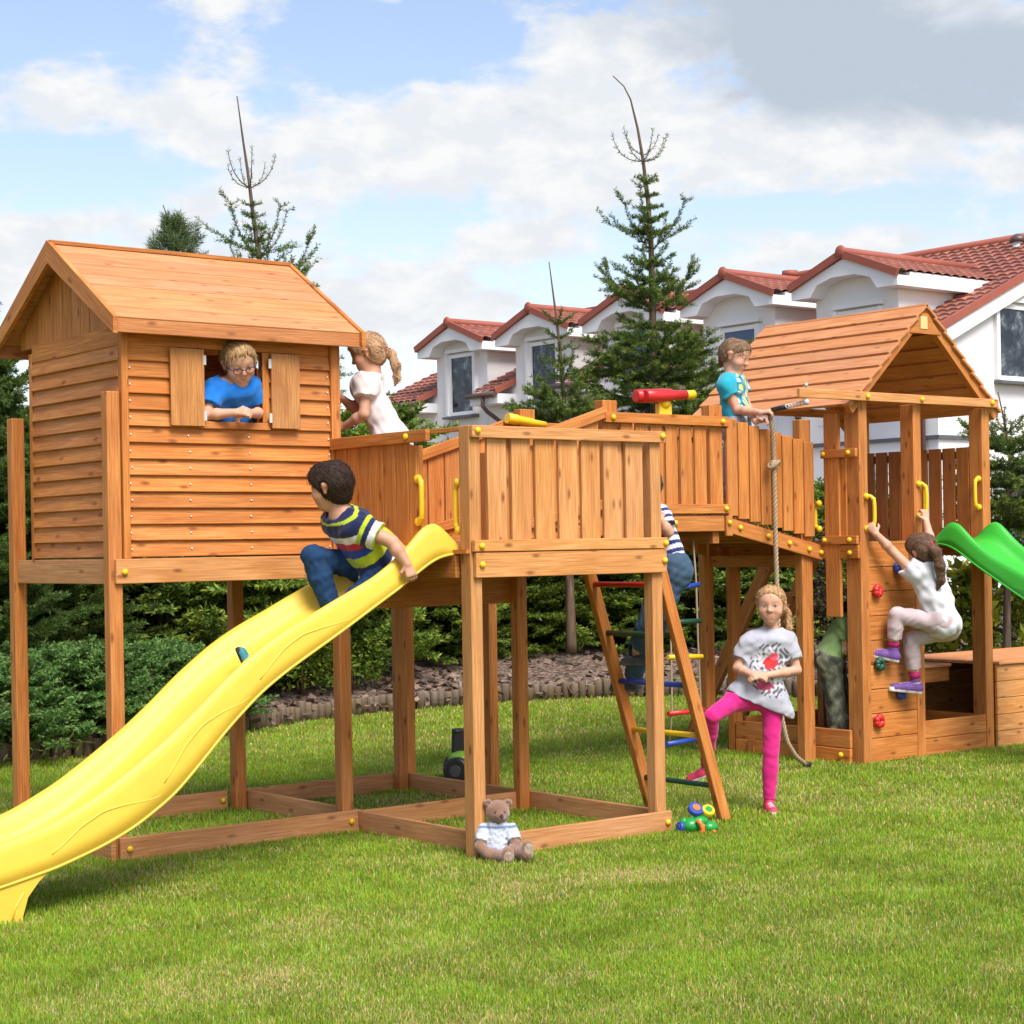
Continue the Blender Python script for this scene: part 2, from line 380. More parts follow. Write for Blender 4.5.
for i in range(6): b.box(1.334, 1.352, -.695 + i * .114, -.586 + i * .114, 1.545, 2.10, 'z')
b.build('side_railing', WOOD, PF, .003)
for p in ((1.36, -1.262, 2.133), (2.61, -1.262, 2.133), (1.37, -1.268, 1.558), (2.615, -1.268, 1.558), (1.375, -1.262, 1.465), (2.61, -1.262, 1.465)): bolt(PF, p)
bolt(PF, (1.304, -.73, 2.13), (-1, 0, 0))
handle(PF, (1.345, -.765, 1.91), (1.345, -.765, 1.69), (-.3, -1, 0)); handle(PF, (1.345, -1.125, 1.88), (1.345, -1.125, 1.64), (0, 1, 0), .03)
handle(PF, (2.605, -1.15, 1.90), (2.605, -1.15, 1.63), (.9, .1, 0), .05)

# ---- arched bridge
BR = thing('arched_bridge', 'arched wooden footbridge with slat railings joining platform and roofed tower', 'footbridge', (4.1, .75, 0))
YN, YF = .36, 1.29
post(BR, 2.66, 2.725, YN, YN + .065, 0, 2.13); post(BR, 2.66, 2.725, YF - .05, YF + .01, 0, 2.16)
for y in (YN, YF - .09):
    post(BR, 3.61, 3.735, y, y + .08, 1.64, 2.482); post(BR, 4.56, 4.68, y, y + .08, 1.64, 2.482)
post(BR, 5.44, 5.55, YN, YN + .07, 0, 2.41); post(BR, 5.40, 5.49, YF - .0, YF + .07, 0, 1.62)
Z0, Z1 = 1.43, 1.635       # underside of the side beams: ends, middle
def bz(x):  # deck level along the bridge
    if x < 3.67: return 1.55 + (x - 2.66) / 1.01 * .20
    if x < 4.70: return 1.75
    return 1.75 - (x - 4.70) / .92 * .215
for y in (YN - .03, YF + .004):
    b = MB(.95, .05)
    b.board((2.655, y + .013, 1.47), (3.69, y + .013, 1.69), .10, .026); b.board((3.62, y + .016, 1.685), (4.66, y + .016, 1.685), .105, .026)
    b.board((4.70, y + .012, 1.672), (5.63, y + .012, 1.468), .10, .026); b.board((4.695, y + .0, 1.60), (4.695, y + .0, 1.735), .06, .022, (1, 0, 0))
    b.build('side_beam', WOOD, BR, .004)
for q in ((3.66, 3.72), (4.58, 4.64), (5.45, 5.51)):
    b = MB(.8, .05); zb = bz(q[0]) - .20; b.box(q[0], q[1], YN + .006, YF - .006, zb, zb + .085, 'y'); b.build('cross_beam', WOOD, BR, .004)
b = MB(.8, .1); x = 2.66
while x < 5.6:
    x2 = x + .108; b.board(((x + x2) / 2, YN + .004, (bz(x) + bz(x2)) / 2 - .012), ((x + x2) / 2, YF + .002, (bz(x) + bz(x2)) / 2 - .012), .104, .022, (x2 - x, 0, bz(x2) - bz(x))); x += .111
b.build('deck', WOOD, BR)
for y, o in ((YN, -1), (YF, 1)):
    b = MB(.98, .08); yo = y + o * .016 if o < 0 else y + .016
    b.box(3.60, 4.705, min(yo, yo + o * .026), max(yo, yo + o * .026), 2.338, 2.403, 'x'); b.box(3.60, 4.70, min(yo, yo + o * .026), max(yo, yo + o * .026), 1.752, 1.815, 'x')
    x = 3.75
    while x < 4.54: b.box(x, x + .105, y - .012, y + .008, 1.77, 2.345, 'z'); x += .132
    b.build('middle_railing', WOOD, BR, .003)
    b = MB(1.0, .09); x = 4.692
    for i in range(8):
        dz = (x - 4.715) * .185; b.box(x, x + .097, y - .03, y - .01, 1.73 - dz * 1.05, 2.386 - dz, 'z'); x += .108
    b.board((4.70, y + .012, 2.36), (5.43, y + .012, 2.235), .06, .024); b.board((4.70, y + .012, 1.82), (5.43, y + .012, 1.65), .06, .024)
    b.build('ramp_railing', WOOD, BR, .003)
    b = MB(1.0, .09); x = 2.76
    for i in range(6):
        dz = (3.60 - x) * .3; b.box(x, x + .125, y - .006, y + .014, 1.76 - dz * .75, 2.40 - dz, 'z'); x += .136
    b.board((2.66, y - .022, 2.105), (3.62, y - .022, 2.405), .07, .024); b.board((2.66, y - .022, 1.63), (3.62, y - .022, 1.82), .06, .024)
    b.build('ramp_railing', WOOD, BR, .003)
b = MB(1, .03); b.box(5.10, 5.44, YF - .05, YF - .02, 2.33, 2.40, 'x'); b.build('top_rail', WOOD, BR, .003)
for p in ((3.66, YN - .042, 2.37), (4.64, YN - .042, 2.37), (4.66, YN - .042, 1.785), (4.20, YN - .03, 1.69), (4.69, YN - .042, 1.69), (4.80, YN - .032, 1.655), (5.07, YN - .032, 1.595), (5.28, YN - .032, 1.545), (5.48, YN - .032, 1.50), (5.60, YN - .032, 1.475)): bolt(BR, p, r=.019)

# ---- roofed tower with sandbox and climbing wall
TW = thing('roofed_tower', 'wooden tower with lapped plank roof, climbing wall and sandbox, girl climbing its front', 'play tower', (6.36, .6, 0))
for q in ((5.645, 5.732, .0, .135, 0, 2.518), (6.225, 6.31, .0, .12, 0, 2.518), (7.005, 7.095, .0, .12, 0, 2.518), (5.61, 5.70, 1.22, 1.285, 0, 2.518), (7.005, 7.095, 1.15, 1.25, 0, 2.518)): post(TW, *q)
post(TW, 5.615, 5.643, .165, .30, 1.02, 2.45)
b = MB(1.05, .03); b.box(4.992, 7.13, -.062, -.033, 2.518, 2.580, 'x'); b.build('top_beam', WOOD_PALE, TW, .004)
b = MB(.9, .03); b.box(5.56, 7.16, 1.253, 1.28, 2.518, 2.58, 'x'); b.build('top_beam', WOOD, TW, .004)
for p in ((5.67, -.062, 2.549), (6.25, -.062, 2.549), (7.05, -.062, 2.552)): bolt(TW, p, r=.02)
for q in ((5.616, 5.643, .0, 1.25, 1.43, 1.525), (7.096, 7.122, .0, 1.25, 1.43, 1.525), (5.735, 7.005, 1.251, 1.277, 1.43, 1.525)):
    b = MB(.9, .03); b.box(*q); b.build('deck_beam', WOOD, TW, .004)
b = MB(.85)
for i in range(11): b.box(5.64, 7.10, .002 + i * .113, .11 + i * .113, 1.527, 1.547, 'x')
b.build('floor', WOOD, TW)
b = MB(.95, .08)
b.box(5.602, 5.630, -.0, .32, 2.135, 2.195, 'y'); b.box(5.602, 5.630, .0, .32, 1.53, 1.588, 'y')
for y in (.01, .114, .218): b.box(5.632, 5.650, y + (.13 if y < .1 else 0), y + .1 + (.03 if y < .1 else 0), 1.56, 2.14, 'z')
b.build('side_panel', WOOD, TW, .003)
b = MB(.62, .08)  # low tone: the shade on this inner wall is put into the board colour
for i in range(8): b.box(7.0, 7.02, .125 + i * .130, .235 + i * .130, 1.555, 2.235, 'z')
b.box(7.022, 7.045, .12, 1.15, 2.15, 2.21, 'y'); b.box(7.022, 7.045, .12, 1.15, 1.58, 1.64, 'y')
b.build('side_wall', WOOD, TW, .003)
b = MB(1.0, .07); z = .005
for i in range(9): b.box(5.734, 6.223, .004, .026, z, z + .166, 'x'); z += .1705
cw = b.build('climbing_wall', WOOD, TW, .004)
def hold(p, m):
    b = MB(1, .02); rr = R
    for k in range(7):
        a = k * .9; b.lump((p[0] + math.cos(a) * .022, p[1] - .018 - rr.uniform(0, .012), p[2] + math.sin(a) * .026), (.026, .024, .026), 9, 6)
    b.lump((p[0], p[1] - .012, p[2]), (.036, .02, .042), 10, 7); b.build('climbing_hold', m, cw)
for x, z, m in ((6.02, 1.356, BLUE), (5.79, 1.20, RED), (5.80, .69, DKGREEN), (6.03, .475, BLUE), (5.785, .295, RED)): hold((x, .002, z), m)
b = MB(1.0, .06); b.box(6.312, 7.003, .004, .03, .003, .125, 'x'); b.box(6.312, 7.003, .004, .03, .129, .255, 'x')
b.box(5.60, 5.628, .09, 1.2, .003, .105, 'y'); b.box(5.603, 5.631, .09, 1.2, .109, .235, 'y')
b.box(5.735, 7.0, 1.22, 1.246, .003, .125, 'x'); b.box(5.735, 7.0, 1.22, 1.246, .129, .255, 'x'); b.box(7.0, 7.025, .12, 1.15, .003, .125, 'y'); b.box(7.0, 7.025, .12, 1.15, .129, .255, 'y')
b.build('sandbox_wall', WOOD, TW, .004)
for q in ((.42, .55), (1.0, 1.06)): b = MB(.9, .05); b.box(5.58, 5.60, q[0], q[1], .0, .11, 'z'); b.build('peg', WOOD, TW, .003)
bolt(TW, (5.60, .17, .06), (-1, 0, 0), .02)
for p in ((5.602, .06, 2.165), (5.602, .29, 2.165), (5.602, .06, 1.56), (5.602, .29, 1.56), (5.614, .07, 1.47)): bolt(TW, p, (-1, 0, 0), .018)
handle(TW, (5.70, -.0, 1.86), (5.70, -.0, 1.635), (.55, -.8, 0), .06); handle(TW, (6.262, .0, 1.95), (6.262, .0, 1.72), (.55, -.8, 0), .06)
handle(TW, (6.31, .02, 1.95), (6.31, .02, 1.72), (1, .0, 0), .05); handle(TW, (7.0, .03, 1.995), (7.0, .03, 1.785), (-1, -.1, 0), .05)
handle(TW, (5.60, 0.33, 1.82), (5.60, .33, 1.64), (0, 1, 0), .04)
# roof: seven lapped courses a side
TX, TZ, TE, TEZ = 6.37, 3.235, .825, 2.492
for sgn in (-1, 1):
    b = MB(1.0, .05); d = V(sgn * TE, 0, TEZ - TZ); L = np.linalg.norm(d); d /= L; nv = np.cross(d, V(0, 1, 0)); nv = nv if nv[2] > 0 else -nv; k = 8; w = L / k
    for i in range(k):
        c0 = V(TX, 0, TZ) + d * (w * (i + .5)); t = d - nv * -.13 if False else d + nv * .11
        b.board((c0[0], -.028, c0[2]), (c0[0], 1.56, c0[2]), w + .022, .02, t)
    b.build('roof', WOOD_ROOF, TW, .003)
    for y in (.02, 1.45):
        b = MB(.95, .05); p0 = V(TX, y, TZ - .045); p1 = p0 + d * (L - .02); b.board(p0, p1, .075, .045, nv); b.build('rafter', WOOD, TW, .003)
b = MB(.95, .05); b.poly([(TX - .17, .0, TZ - .21), (TX + .17, .0, TZ - .21), (TX + .03, .0, TZ - .06), (TX - .03, .0, TZ - .06)], (0, -1, 0), .022, 0, (1, 0, 0)); gp = b.build('gable_plate', WOOD, TW, .003)
b = MB(1, .02); b.box(TX - .06, TX + .015, -.016, -.0115, TZ - .175, TZ - .085); b.build('paper_label', plain('label_paper', (.62, .5, .22, 1), .7, .2, .2, 60), gp)

# ---- box bench beside the tower
BX = thing('storage_bench', 'low wooden box bench of stacked planks beside the roofed tower', 'bench', (7.8, .4, 0))
b = MB(1.05, .06); z = .004
for i in range(5): b.box(7.10, 8.9, .0 - .028, -.003, z, z + .119, 'x'); z += .1225
b.build('front_panel', WOOD_PALE, BX, .004)
b = MB(.9, .06)
for i in range(5): b.box(7.10, 8.9, .95, .975, .004 + i * .1225, .123 + i * .1225, 'x'); b.box(8.87, 8.898, .0, .95, .004 + i * .1225, .123 + i * .1225, 'y')
b.build('back_panel', WOOD_PALE, BX, .004)
b = MB(1.15, .05)
for i in range(7): b.box(7.10, 8.92, -.05 + i * .15, .095 + i * .15, .617, .640, 'x')
b.build('lid', WOOD_ROOF, BX, .004)
TB = thing('play_table', 'wooden play counter inside the tower base above the sandbox', 'table', (6.7, .7, 0))
b = MB(1.1, .05)
for i in range(4): b.box(6.33, 6.99, .30 + i * .2, .495 + i * .2, .60, .622, 'x')
b.build('table_top', WOOD_ROOF, TB, .004)
for nm, q, g in (('apron', (6.34, 6.985, .32, .345, .49, .597), 'x'), ('panel', (6.40, 6.80, .60, .625, .0, .47), 'x'), ('leg', (6.86, 6.93, .60, .64, 0, .597), 'z'), ('leg', (6.34, 6.40, 1.0, 1.06, 0, .597), 'z'), ('leg', (6.34, 6.40, .35, .40, 0, .597), 'z')): b = MB(.8, .05); b.box(*q, g); b.build(nm, WOOD, TB, .004)

# ---- slides
def interp(tab, x):
    xs = [q[0] for q in tab]; return [float(np.interp(x, xs, [q[k] for q in tab])) for k in range(1, len(tab[0]))]
# distance down the slide: rim, flange bottom, floor
PROF = [(-.03, 1.555, 1.52, 1.545), (.0, 1.565, 1.52, 1.545), (.05, 1.62, 1.515, 1.545), (.1, 1.672, 1.51, 1.543), (.14, 1.69, 1.50, 1.54), (.18, 1.675, 1.475, 1.53), (.25, 1.60, 1.435, 1.48), (.34, 1.515, 1.37, 1.41), (.49, 1.415, 1.285, 1.31), (.72, 1.31, 1.15, 1.19), (.865, 1.24, 1.07, 1.115), (1.0, 1.18, .995, 1.05), (1.15, 1.095, .90, .965),
        (1.34, .955, .735, .82), (1.44, .865, .63, .73), (1.61, .73, .465, .59), (1.8, .60, .345, .455), (1.96, .50, .275, .355), (2.18, .395, .205, .255), (2.44, .33, .15, .20), (2.62, .30, .12, .175), (2.72, .28, .10, .16)]
def smooth_tab(tab, n):
    xs = np.linspace(tab[0][0], tab[-1][0], n); out = [xs]
    for k in range(1, 4):
        y = np.interp(xs, [q[0] for q in tab], [q[k] for q in tab]); 
        for _ in range(6): y[1:-1] = (y[:-2] + 2 * y[1:-1] + y[2:]) / 4
        out.append(y)
    return np.array(out).T
def make_slide(name, label, mat, o, d, side, half=.275):
    """o: start point in plan, d: unit direction down the slide, side: unit vector across"""
    root = thing(name, label, 'slide', (o[0] + d[0], o[1] + d[1], 0)); T = smooth_tab(PROF, 110)
    vs, fs = [], []; d = V(*d); side = V(*side); o = V(*o)
    for s, rim, low, flo in T:
        w = rim - flo
        def pr(h): return [(-h - .012, low), (-h - .008, low + (rim - low) * .35), (-h - .002, low + (rim - low) * .75), (-h + .004, rim - .008), (-h + .014, rim), (-h + .03, rim - .004), (-h + .045, rim - .02), (-h + .062, flo + w * .45), (-h + .085, flo + w * .12), (-h + .12, flo), (-h * .4, flo - .004)]
        p = pr(half); p = p + [(0, flo - .005)] + [(-a, z) for a, z in p[::-1]]
        for a, z in p: vs.append(o + d * s + side * a + UP * z)
    m = 23
    for i in range(len(T) - 1):
        for j in range(m - 1): fs.append((i * m + j, i * m + j + 1, (i + 1) * m + j + 1, (i + 1) * m + j))
    b = np_mesh('chute', vs, fs, mat, np.ones((len(vs), 3)), root)
    so = b.modifiers.new('wall', 'SOLIDIFY'); so.thickness = .008; so.offset = 0
    # foot, raised lines
    for sg in (-1, 1):
        e = MB(1, .01)
        q = lambda s, z, k=0: o + d * s + side * sg * (half + .006 + k) + UP * z
        e.poly([q(2.20, .21), q(2.26, .16), q(2.31, .10), q(2.335, .02), q(2.335, 0), q(2.46, 0), q(2.46, .16)], side, .012)
        e.poly([q(2.46, .16), q(2.46, 0), q(2.50, 0), q(2.56, .06), q(2.66, .10), q(2.66, .13)], side, .012)
        e.tube([q(2.385, .0, .008 * sg * 0 + .006), q(2.37, .06, .006), q(2.33, .12, .006)], .005, 6)
        e.build('foot', mat, root)
    r = MB(1, .01)
    for sg in (-1, 1):
        for a, bb, f0, f1 in ((.46, 1.16, 0, 0), (1.08, 1.66, 0, 0), (1.5, 2.2, 0, 0)):
            pts = []
            for k in range(22):
                t = k / 21; s = a + (bb - a) * t; rim, low, flo = [float(np.interp(s, T[:, 0], T[:, c])) for c in (1, 2, 3)]
                f = float(np.interp(t, [0, .3, .5, .65, .8, 1], [.04, .22, .50, .66, .62, .34])); pts.append(o + d * s + side * sg * (half + .0095 - .006 * f) + UP * (low + (rim - low) * f))
            r.tube(pts, .0062, 6)
        pts = [o + d * s + side * sg * (half + .013) + UP * (lo + .004) for s, ri, lo, fl in T]; r.tube(pts, .008, 6)
    r.build('raised_rib', mat, root)
    return root
make_slide('yellow_slide', 'long yellow plastic wave slide running from the platform down to the lawn, boy on it', SLIDE_Y, (1.34, -.855, 0), (-1, 0, 0), (0, -1, 0), .25)
make_slide('green_slide', 'bright green plastic slide starting at the roofed tower deck', SLIDE_G, (6.74, .02, 0), (0, -1, 0), (1, 0, 0), .255)

# ---- ladder with coloured rungs, rope ladder, leaning ladder behind, climbing rope
LD = thing('rung_ladder', 'leaning wooden ladder with coloured plastic rungs, boy climbing it', 'ladder', (3.0, -.87, 0))
lx = lambda z: 3.125 - z * .325
for y in (-1.165, -.57):
    b = MB(1.0, .04); b.board((lx(-.0), y, 0), (lx(1.42), y, 1.42), .068, .042, (1, 0, .32)); b.build('stile', WOOD, LD, .004)
for z, m in ((1.33, RED), (1.05, DKGREEN), (.77, BLUE), (.485, YELLOW), (.20, DKGREEN)):
    b = MB(1, .02); b.tube([(lx(z), -1.145, z), (lx(z), -.54, z)], .0155, 10); b.build('rung', m, LD)
RL = thing('rope_ladder', 'rope ladder of coloured rungs hanging under the bridge', 'rope ladder', (4.27, .5, 1.6))
ra = [at(672, 520, 12.35), at(674, 585, 12.3), at(671, 640, 12.25), at(672, 712, 12.2), at(669, 748, 12.2)]; rb = [at(693, 540, 12.5), at(696, 580, 12.45), at(698, 640, 12.4), at(701, 709, 12.4), at(692, 744, 12.4)]
b = MB(1, .1)
for q in (ra, rb): b.tube([q[0] + (q[-1] - q[0]) * 0] + q[1:], .007, 6)
b.build('side_rope', ROPE, RL)
def lerp_path(q, t):
    t *= len(q) - 1; i = min(int(t), len(q) - 2); return q[i] + (q[i + 1] - q[i]) * (t - i)
for t, m in ((.27, BLUE), (.42, DKGREEN), (.56, YELLOW), (.76, RED), (.97, BLUE)):
    p, q = lerp_path(ra, t), lerp_path(rb, t); e = (q - p) * .12; b = MB(1, .02); b.tube([p - e, q + e], .017, 10); b.build('rung', m, RL)
BL = thing('plank_ladder', 'plain wooden ladder leaning behind the tower, partly hidden by the standing girl', 'ladder', (6.3, 1.8, 0))
for x in (6.1, 6.58):
    b = MB(.95, .05); b.board((x + .07, 1.36, 1.43), (x + .07, 2.28, -.02), .115, .04, (0, 1, .65)); b.build('stile', WOOD, BL, .004)
for z in (.3, .58, .86, 1.14):
    y = 1.36 + (1.43 - z) * .634; b = MB(1.1, .05); b.box(6.17, 6.65, y - .045, y + .045, z - .016, z + .016, 'x'); b.build('rung', WOOD_PALE, BL, .003)
def twisted_rope(mb, pts, r, turns_per_m=22, n=3):
    P = [V(*p) for p in pts]; seg = [0]
    for i in range(1, len(P)): seg.append(seg[-1] + np.linalg.norm(P[i] - P[i - 1]))
    N = int(seg[-1] / .006); Q = np.array([[np.interp(s, seg, [p[k] for p in P]) for k in range(3)] for s in np.linspace(0, seg[-1], N)])
    for _ in range(30): Q[1:-1] = (Q[:-2] + 2 * Q[1:-1] + Q[2:]) / 4
    d = np.gradient(Q, axis=0); d /= np.linalg.norm(d, axis=1)[:, None]; e = np.cross(d, V(.3, 1, .1)); e /= np.linalg.norm(e, axis=1)[:, None]; f2 = np.cross(d, e)
    a = np.linspace(0, seg[-1], N) * turns_per_m * 2 * math.pi / 2
    for k in range(n):
        ph = a + 2 * math.pi * k / n; pts2 = Q + (e * np.cos(ph)[:, None] + f2 * np.sin(ph)[:, None]) * r * .55; mb.tube(list(pts2), r * .56, 6)
HAND = on_y(769, 414, .27)
CR = thing('climbing_rope', 'thick twisted climbing rope with a knot, held by the boy on the bridge', 'climbing rope', tuple(HAND))
b = MB(1.15, .06)
twisted_rope(b, [HAND + V(.0, 0, .02), HAND + V(.015, -.02, -.12), on_y(774, 465, .25), on_y(776, 560, .22), on_y(779, 650, .17), on_y(781, 715, .13), on_y(787, 742, .12), on_y(796, 757, .12), on_z(805, 764, .03)], .0165)
k = on_y(774, 465, .25); b.lump(k, (.033, .033, .04), 12, 8); b.tube([k + V(math.cos(t) * .034, math.sin(t) * .034, .022 * math.sin(t * 1.5)) for t in np.linspace(0, 6.3, 18)], .015, 6)
rope = b.build('rope', ROPE, CR)
b = MB(1, .02); q = on_z(805, 764, .03); b.tube([q, q + V(.045, .0, -.012)], .021, 10); b.build('end_cap', BLACK, CR)
b = MB(1, .02); HK = V(5.07, -.048, 2.49)
p0 = on_y(772, 410, .25); b.tube([p0, p0 + (HK - p0) * .42], .0175, 10); b.build('rope_sleeve', BLACK, CR)
b = MB(1, .02)
for t in np.linspace(.45, .95, 7):
    c = p0 + (HK - p0) * t; b.tube([c + V(math.cos(a) * .016, math.sin(a) * .007, math.sin(a) * .013) for a in np.linspace(0, 6.28, 10)], .005, 5)
b.lump(HK, (.022, .02, .022), 8, 6); b.tube([HK, HK + V(0, 0, .03)], .007, 6); b.lump(HK + V(0, 0, .115), .014, 8, 6); b.tube([HK + V(0, 0, .09), HK + V(0, 0, .13)], .006, 6); b.build('chain', STEEL, CR)

# ---- toy telescopes
TL = thing('toy_binoculars', 'red toy binoculars with yellow eyepieces mounted on the bridge railing', 'toy binoculars', (4.2, .35, 2.4))
c0 = on_y(641, 396, .36); c1 = on_y(681, 395, .36); ax = (c1 - c0); b = MB(1, .02)
for off in (-.035, .035):
    o2 = V(-.6, .78, 0) * off * .9; b.tube([c0 + o2 - ax * .02, c0 + o2, c0 + o2 + ax * .3, c0 + o2 + ax * .62, c0 + o2 + ax * .66, c0 + o2 + ax], [.035, .043, .046, .043, .034, .030], 14)
b.lump((c0 + c1) / 2, (.11, .045, .036), 12, 8); b.build('barrel', RED, TL)
b = MB(1, .02)
for off in (-.035, .035):
    o2 = V(-.6, .78, 0) * off * .9; b.tube([c1 + o2 - ax * .04, c1 + o2 + ax * .2], [.028, .032], 14)
b.build('eyepiece', YELLOW, TL)
pb = on_y(664, 405, .36); b = MB(1, .02); b.box(pb[0] - .055, pb[0] + .055, .345, .385, 2.40, 2.475); b.lump(pb + V(0, 0, .02), (.05, .04, .05), 12, 8); b.build('mount', YELLOW, TL)
TY = thing('toy_telescope', 'yellow toy telescope lying on the far rail of the bridge', 'toy telescope', tuple(on_y(520, 421, 1.21)))
b = MB(1, .02); p, q = on_y(507, 418, 1.21), on_y(545, 425, 1.19); b.tube([p, p + (q - p) * .25, p + (q - p) * .3, p + (q - p) * .65, p + (q - p) * .7, q], [.036, .036, .03, .03, .024, .024], 14); b.build('telescope_tube', YELLOW, TY)
# ================================================================= figures: smooth unions of tapered limbs, polygonised
def unit(v): v = V(*v); return v / np.linalg.norm(v)
class Field:
    def __init__(s, lo, hi, cell=.005):
        s.c = cell; s.lo = V(*lo); s.n = np.ceil((V(*hi) - s.lo) / cell).astype(int) + 1
        s.F = np.full(s.n, .5, 'f4')
    def win(s, lo, hi):
        a = np.clip(np.floor((lo - s.lo) / s.c).astype(int), 0, s.n - 1); b = np.clip(np.ceil((hi - s.lo) / s.c).astype(int) + 1, 1, s.n)
        sl = tuple(slice(i, j) for i, j in zip(a, b))
        ax = [(s.lo[k] + s.c * np.arange(a[k], b[k])).astype('f4') for k in range(3)]
        return sl, ax
    def cone(s, a, b, ra, rb, k=.02, sub=False):
        a = V(*a); b = V(*b); m = max(ra, rb) + k + 3 * s.c
        sl, (X, Y, Z) = s.win(np.minimum(a, b) - m, np.maximum(a, b) + m)
        X = X[:, None, None]; Y = Y[None, :, None]; Z = Z[None, None, :]
        d = b - a; L2 = float(d @ d) + 1e-12
        t = np.clip(((X - a[0]) * d[0] + (Y - a[1]) * d[1] + (Z - a[2]) * d[2]) / L2, 0, 1)
        D = np.sqrt((X - a[0] - t * d[0]) ** 2 + (Y - a[1] - t * d[1]) ** 2 + (Z - a[2] - t * d[2]) ** 2) - (ra + (rb - ra) * t)
        G = s.F[sl]
        if sub:
            h = np.maximum(k - np.abs(G + D), 0) / k; s.F[sl] = np.maximum(G, -D) + h * h * k / 4
        else:
            h = np.maximum(k - np.abs(G - D), 0) / k; s.F[sl] = np.minimum(G, D) - h * h * k / 4
        return s
    def grid(s):
        X, Y, Z = [(s.lo[k] + s.c * np.arange(s.n[k])).astype('f4') for k in range(3)]
        return X[:, None, None], Y[None, :, None], Z[None, None, :]
    def cut(s, p, n):
        """remove the side of the plane that n points to"""
        X, Y, Z = s.grid(); n = unit(n); s.F = np.maximum(s.F, (X - p[0]) * n[0] + (Y - p[1]) * n[1] + (Z - p[2]) * n[2]).astype('f4'); return s
    def union(s, o, k=.01):
        h = np.maximum(k - np.abs(s.F - o.F), 0) / k; s.F = np.minimum(s.F, o.F) - h * h * k / 4; return s
    def ripple(s, amp, wl, seed=0, stretch=(1, 1, 1), n=7):
        rg = np.random.default_rng(seed); X, Y, Z = s.grid(); msk = np.abs(s.F) < .04; acc = np.zeros(s.F.shape, 'f4')
        for i in range(n):
            d = rg.normal(size=3) * V(*stretch); d /= np.linalg.norm(d); w = 2 * math.pi / (wl * rg.uniform(.6, 1.6)); ph = rg.uniform(0, 6.28)
            acc += np.sin(w * (X * d[0] + Y * d[1] + Z * d[2]) + ph + 1.2 * np.sin(w * .45 * (X * d[1] - Y * d[2] + Z * d[0]) + ph)).astype('f4')
        s.F = np.where(msk, s.F + amp * acc / math.sqrt(n), s.F); return s
    def mesh(s):
        F = s.F; F[0], F[-1], F[:, 0], F[:, -1], F[:, :, 0], F[:, :, -1] = .1, .1, .1, .1, .1, .1
        I = F < 0; nx, ny, nz = F.shape
        cnt = np.zeros((nx - 1, ny - 1, nz - 1), 'i4'); 
        for dx in (0, 1):
            for dy in (0, 1):
                for dz in (0, 1): cnt += I[dx:nx - 1 + dx, dy:ny - 1 + dy, dz:nz - 1 + dz]
        act = (cnt > 0) & (cnt < 8); cells = np.argwhere(act); idx = np.full(act.shape, -1, 'i4'); idx[act] = np.arange(len(cells))
        acc = np.zeros((len(cells), 3)); num = np.zeros(len(cells))
        co = [(0, 0, 0), (1, 0, 0), (0, 1, 0), (1, 1, 0), (0, 0, 1), (1, 0, 1), (0, 1, 1), (1, 1, 1)]
        val = [F[cells[:, 0] + c[0], cells[:, 1] + c[1], cells[:, 2] + c[2]] for c in co]
        for i in range(8):
            for j in range(i + 1, 8):
                if sum(abs(p - q) for p, q in zip(co[i], co[j])) != 1: continue
                x = (val[i] < 0) != (val[j] < 0); t = np.where(x, val[i] / np.where(x, val[i] - val[j], 1), 0)
                acc += x[:, None] * (V(*co[i]) + t[:, None] * (V(*co[j]) - V(*co[i]))); num += x
        P = s.lo + s.c * (cells + acc / num[:, None]); faces = []
        for ax in range(3):
            u, v = (ax + 1) % 3, (ax + 2) % 3
            sa = [slice(None)] * 3; sb = [slice(None)] * 3; sa[ax] = slice(0, -1); sb[ax] = slice(1, None)
            A, B = I[tuple(sa)], I[tuple(sb)]; E = np.argwhere(A != B)
            E = E[(E[:, u] > 0) & (E[:, v] > 0)]; a_in = A[E[:, 0], E[:, 1], E[:, 2]]
            def ci(du, dv):
                q = E.copy(); q[:, u] -= du; q[:, v] -= dv; return idx[q[:, 0], q[:, 1], q[:, 2]]
            q = np.stack([ci(1, 1), ci(0, 1), ci(0, 0), ci(1, 0)], 1); q[~a_in] = q[~a_in][:, ::-1]; faces.append(q)
        return P, np.concatenate(faces)
def relax(P, Fc, it=2, lam=.5):
    n = len(P); e = np.concatenate([Fc[:, [0, 1]], Fc[:, [1, 2]], Fc[:, [2, 3]], Fc[:, [3, 0]]]); e = np.concatenate([e, e[:, ::-1]])
    deg = np.bincount(e[:, 0], minlength=n)[:, None]
    for _ in range(it):
        for l in (lam, -lam * 1.04):
            S = np.stack([np.bincount(e[:, 0], weights=P[e[:, 1], k], minlength=n) for k in range(3)], 1); P = P + l * (S / np.maximum(deg, 1) - P)
    return P
SKIN = attr_mat('skin', .5, .35, .1, 300, sss=.12); CLOTH = attr_mat('cloth', .85, .15, .25, 500, sheen=.2); DENIM = attr_mat('denim', .9, .12, .5, 700); HAIRM = attr_mat('hair', .65, .2, .6, 260)
SHOEM = attr_mat('shoe', .6, .3, .1, 300); FUR = attr_mat('plush', .95, .1, 1.0, 260, sheen=.5); KNIT = attr_mat('knit', .95, .1, .8, 350)
def emit(field, name, mat, colf, parent=None, it=2):
    P, Fc = field.mesh(); P = relax(P, Fc, it); col = colf(P) if callable(colf) else np.tile(np.array(colf[:3]), (len(P), 1))
    return np_mesh(name, P, Fc, mat, col, parent)
def fbox(pts, m=.12): P = np.array(pts); return P.min(0) - m, P.max(0) + m
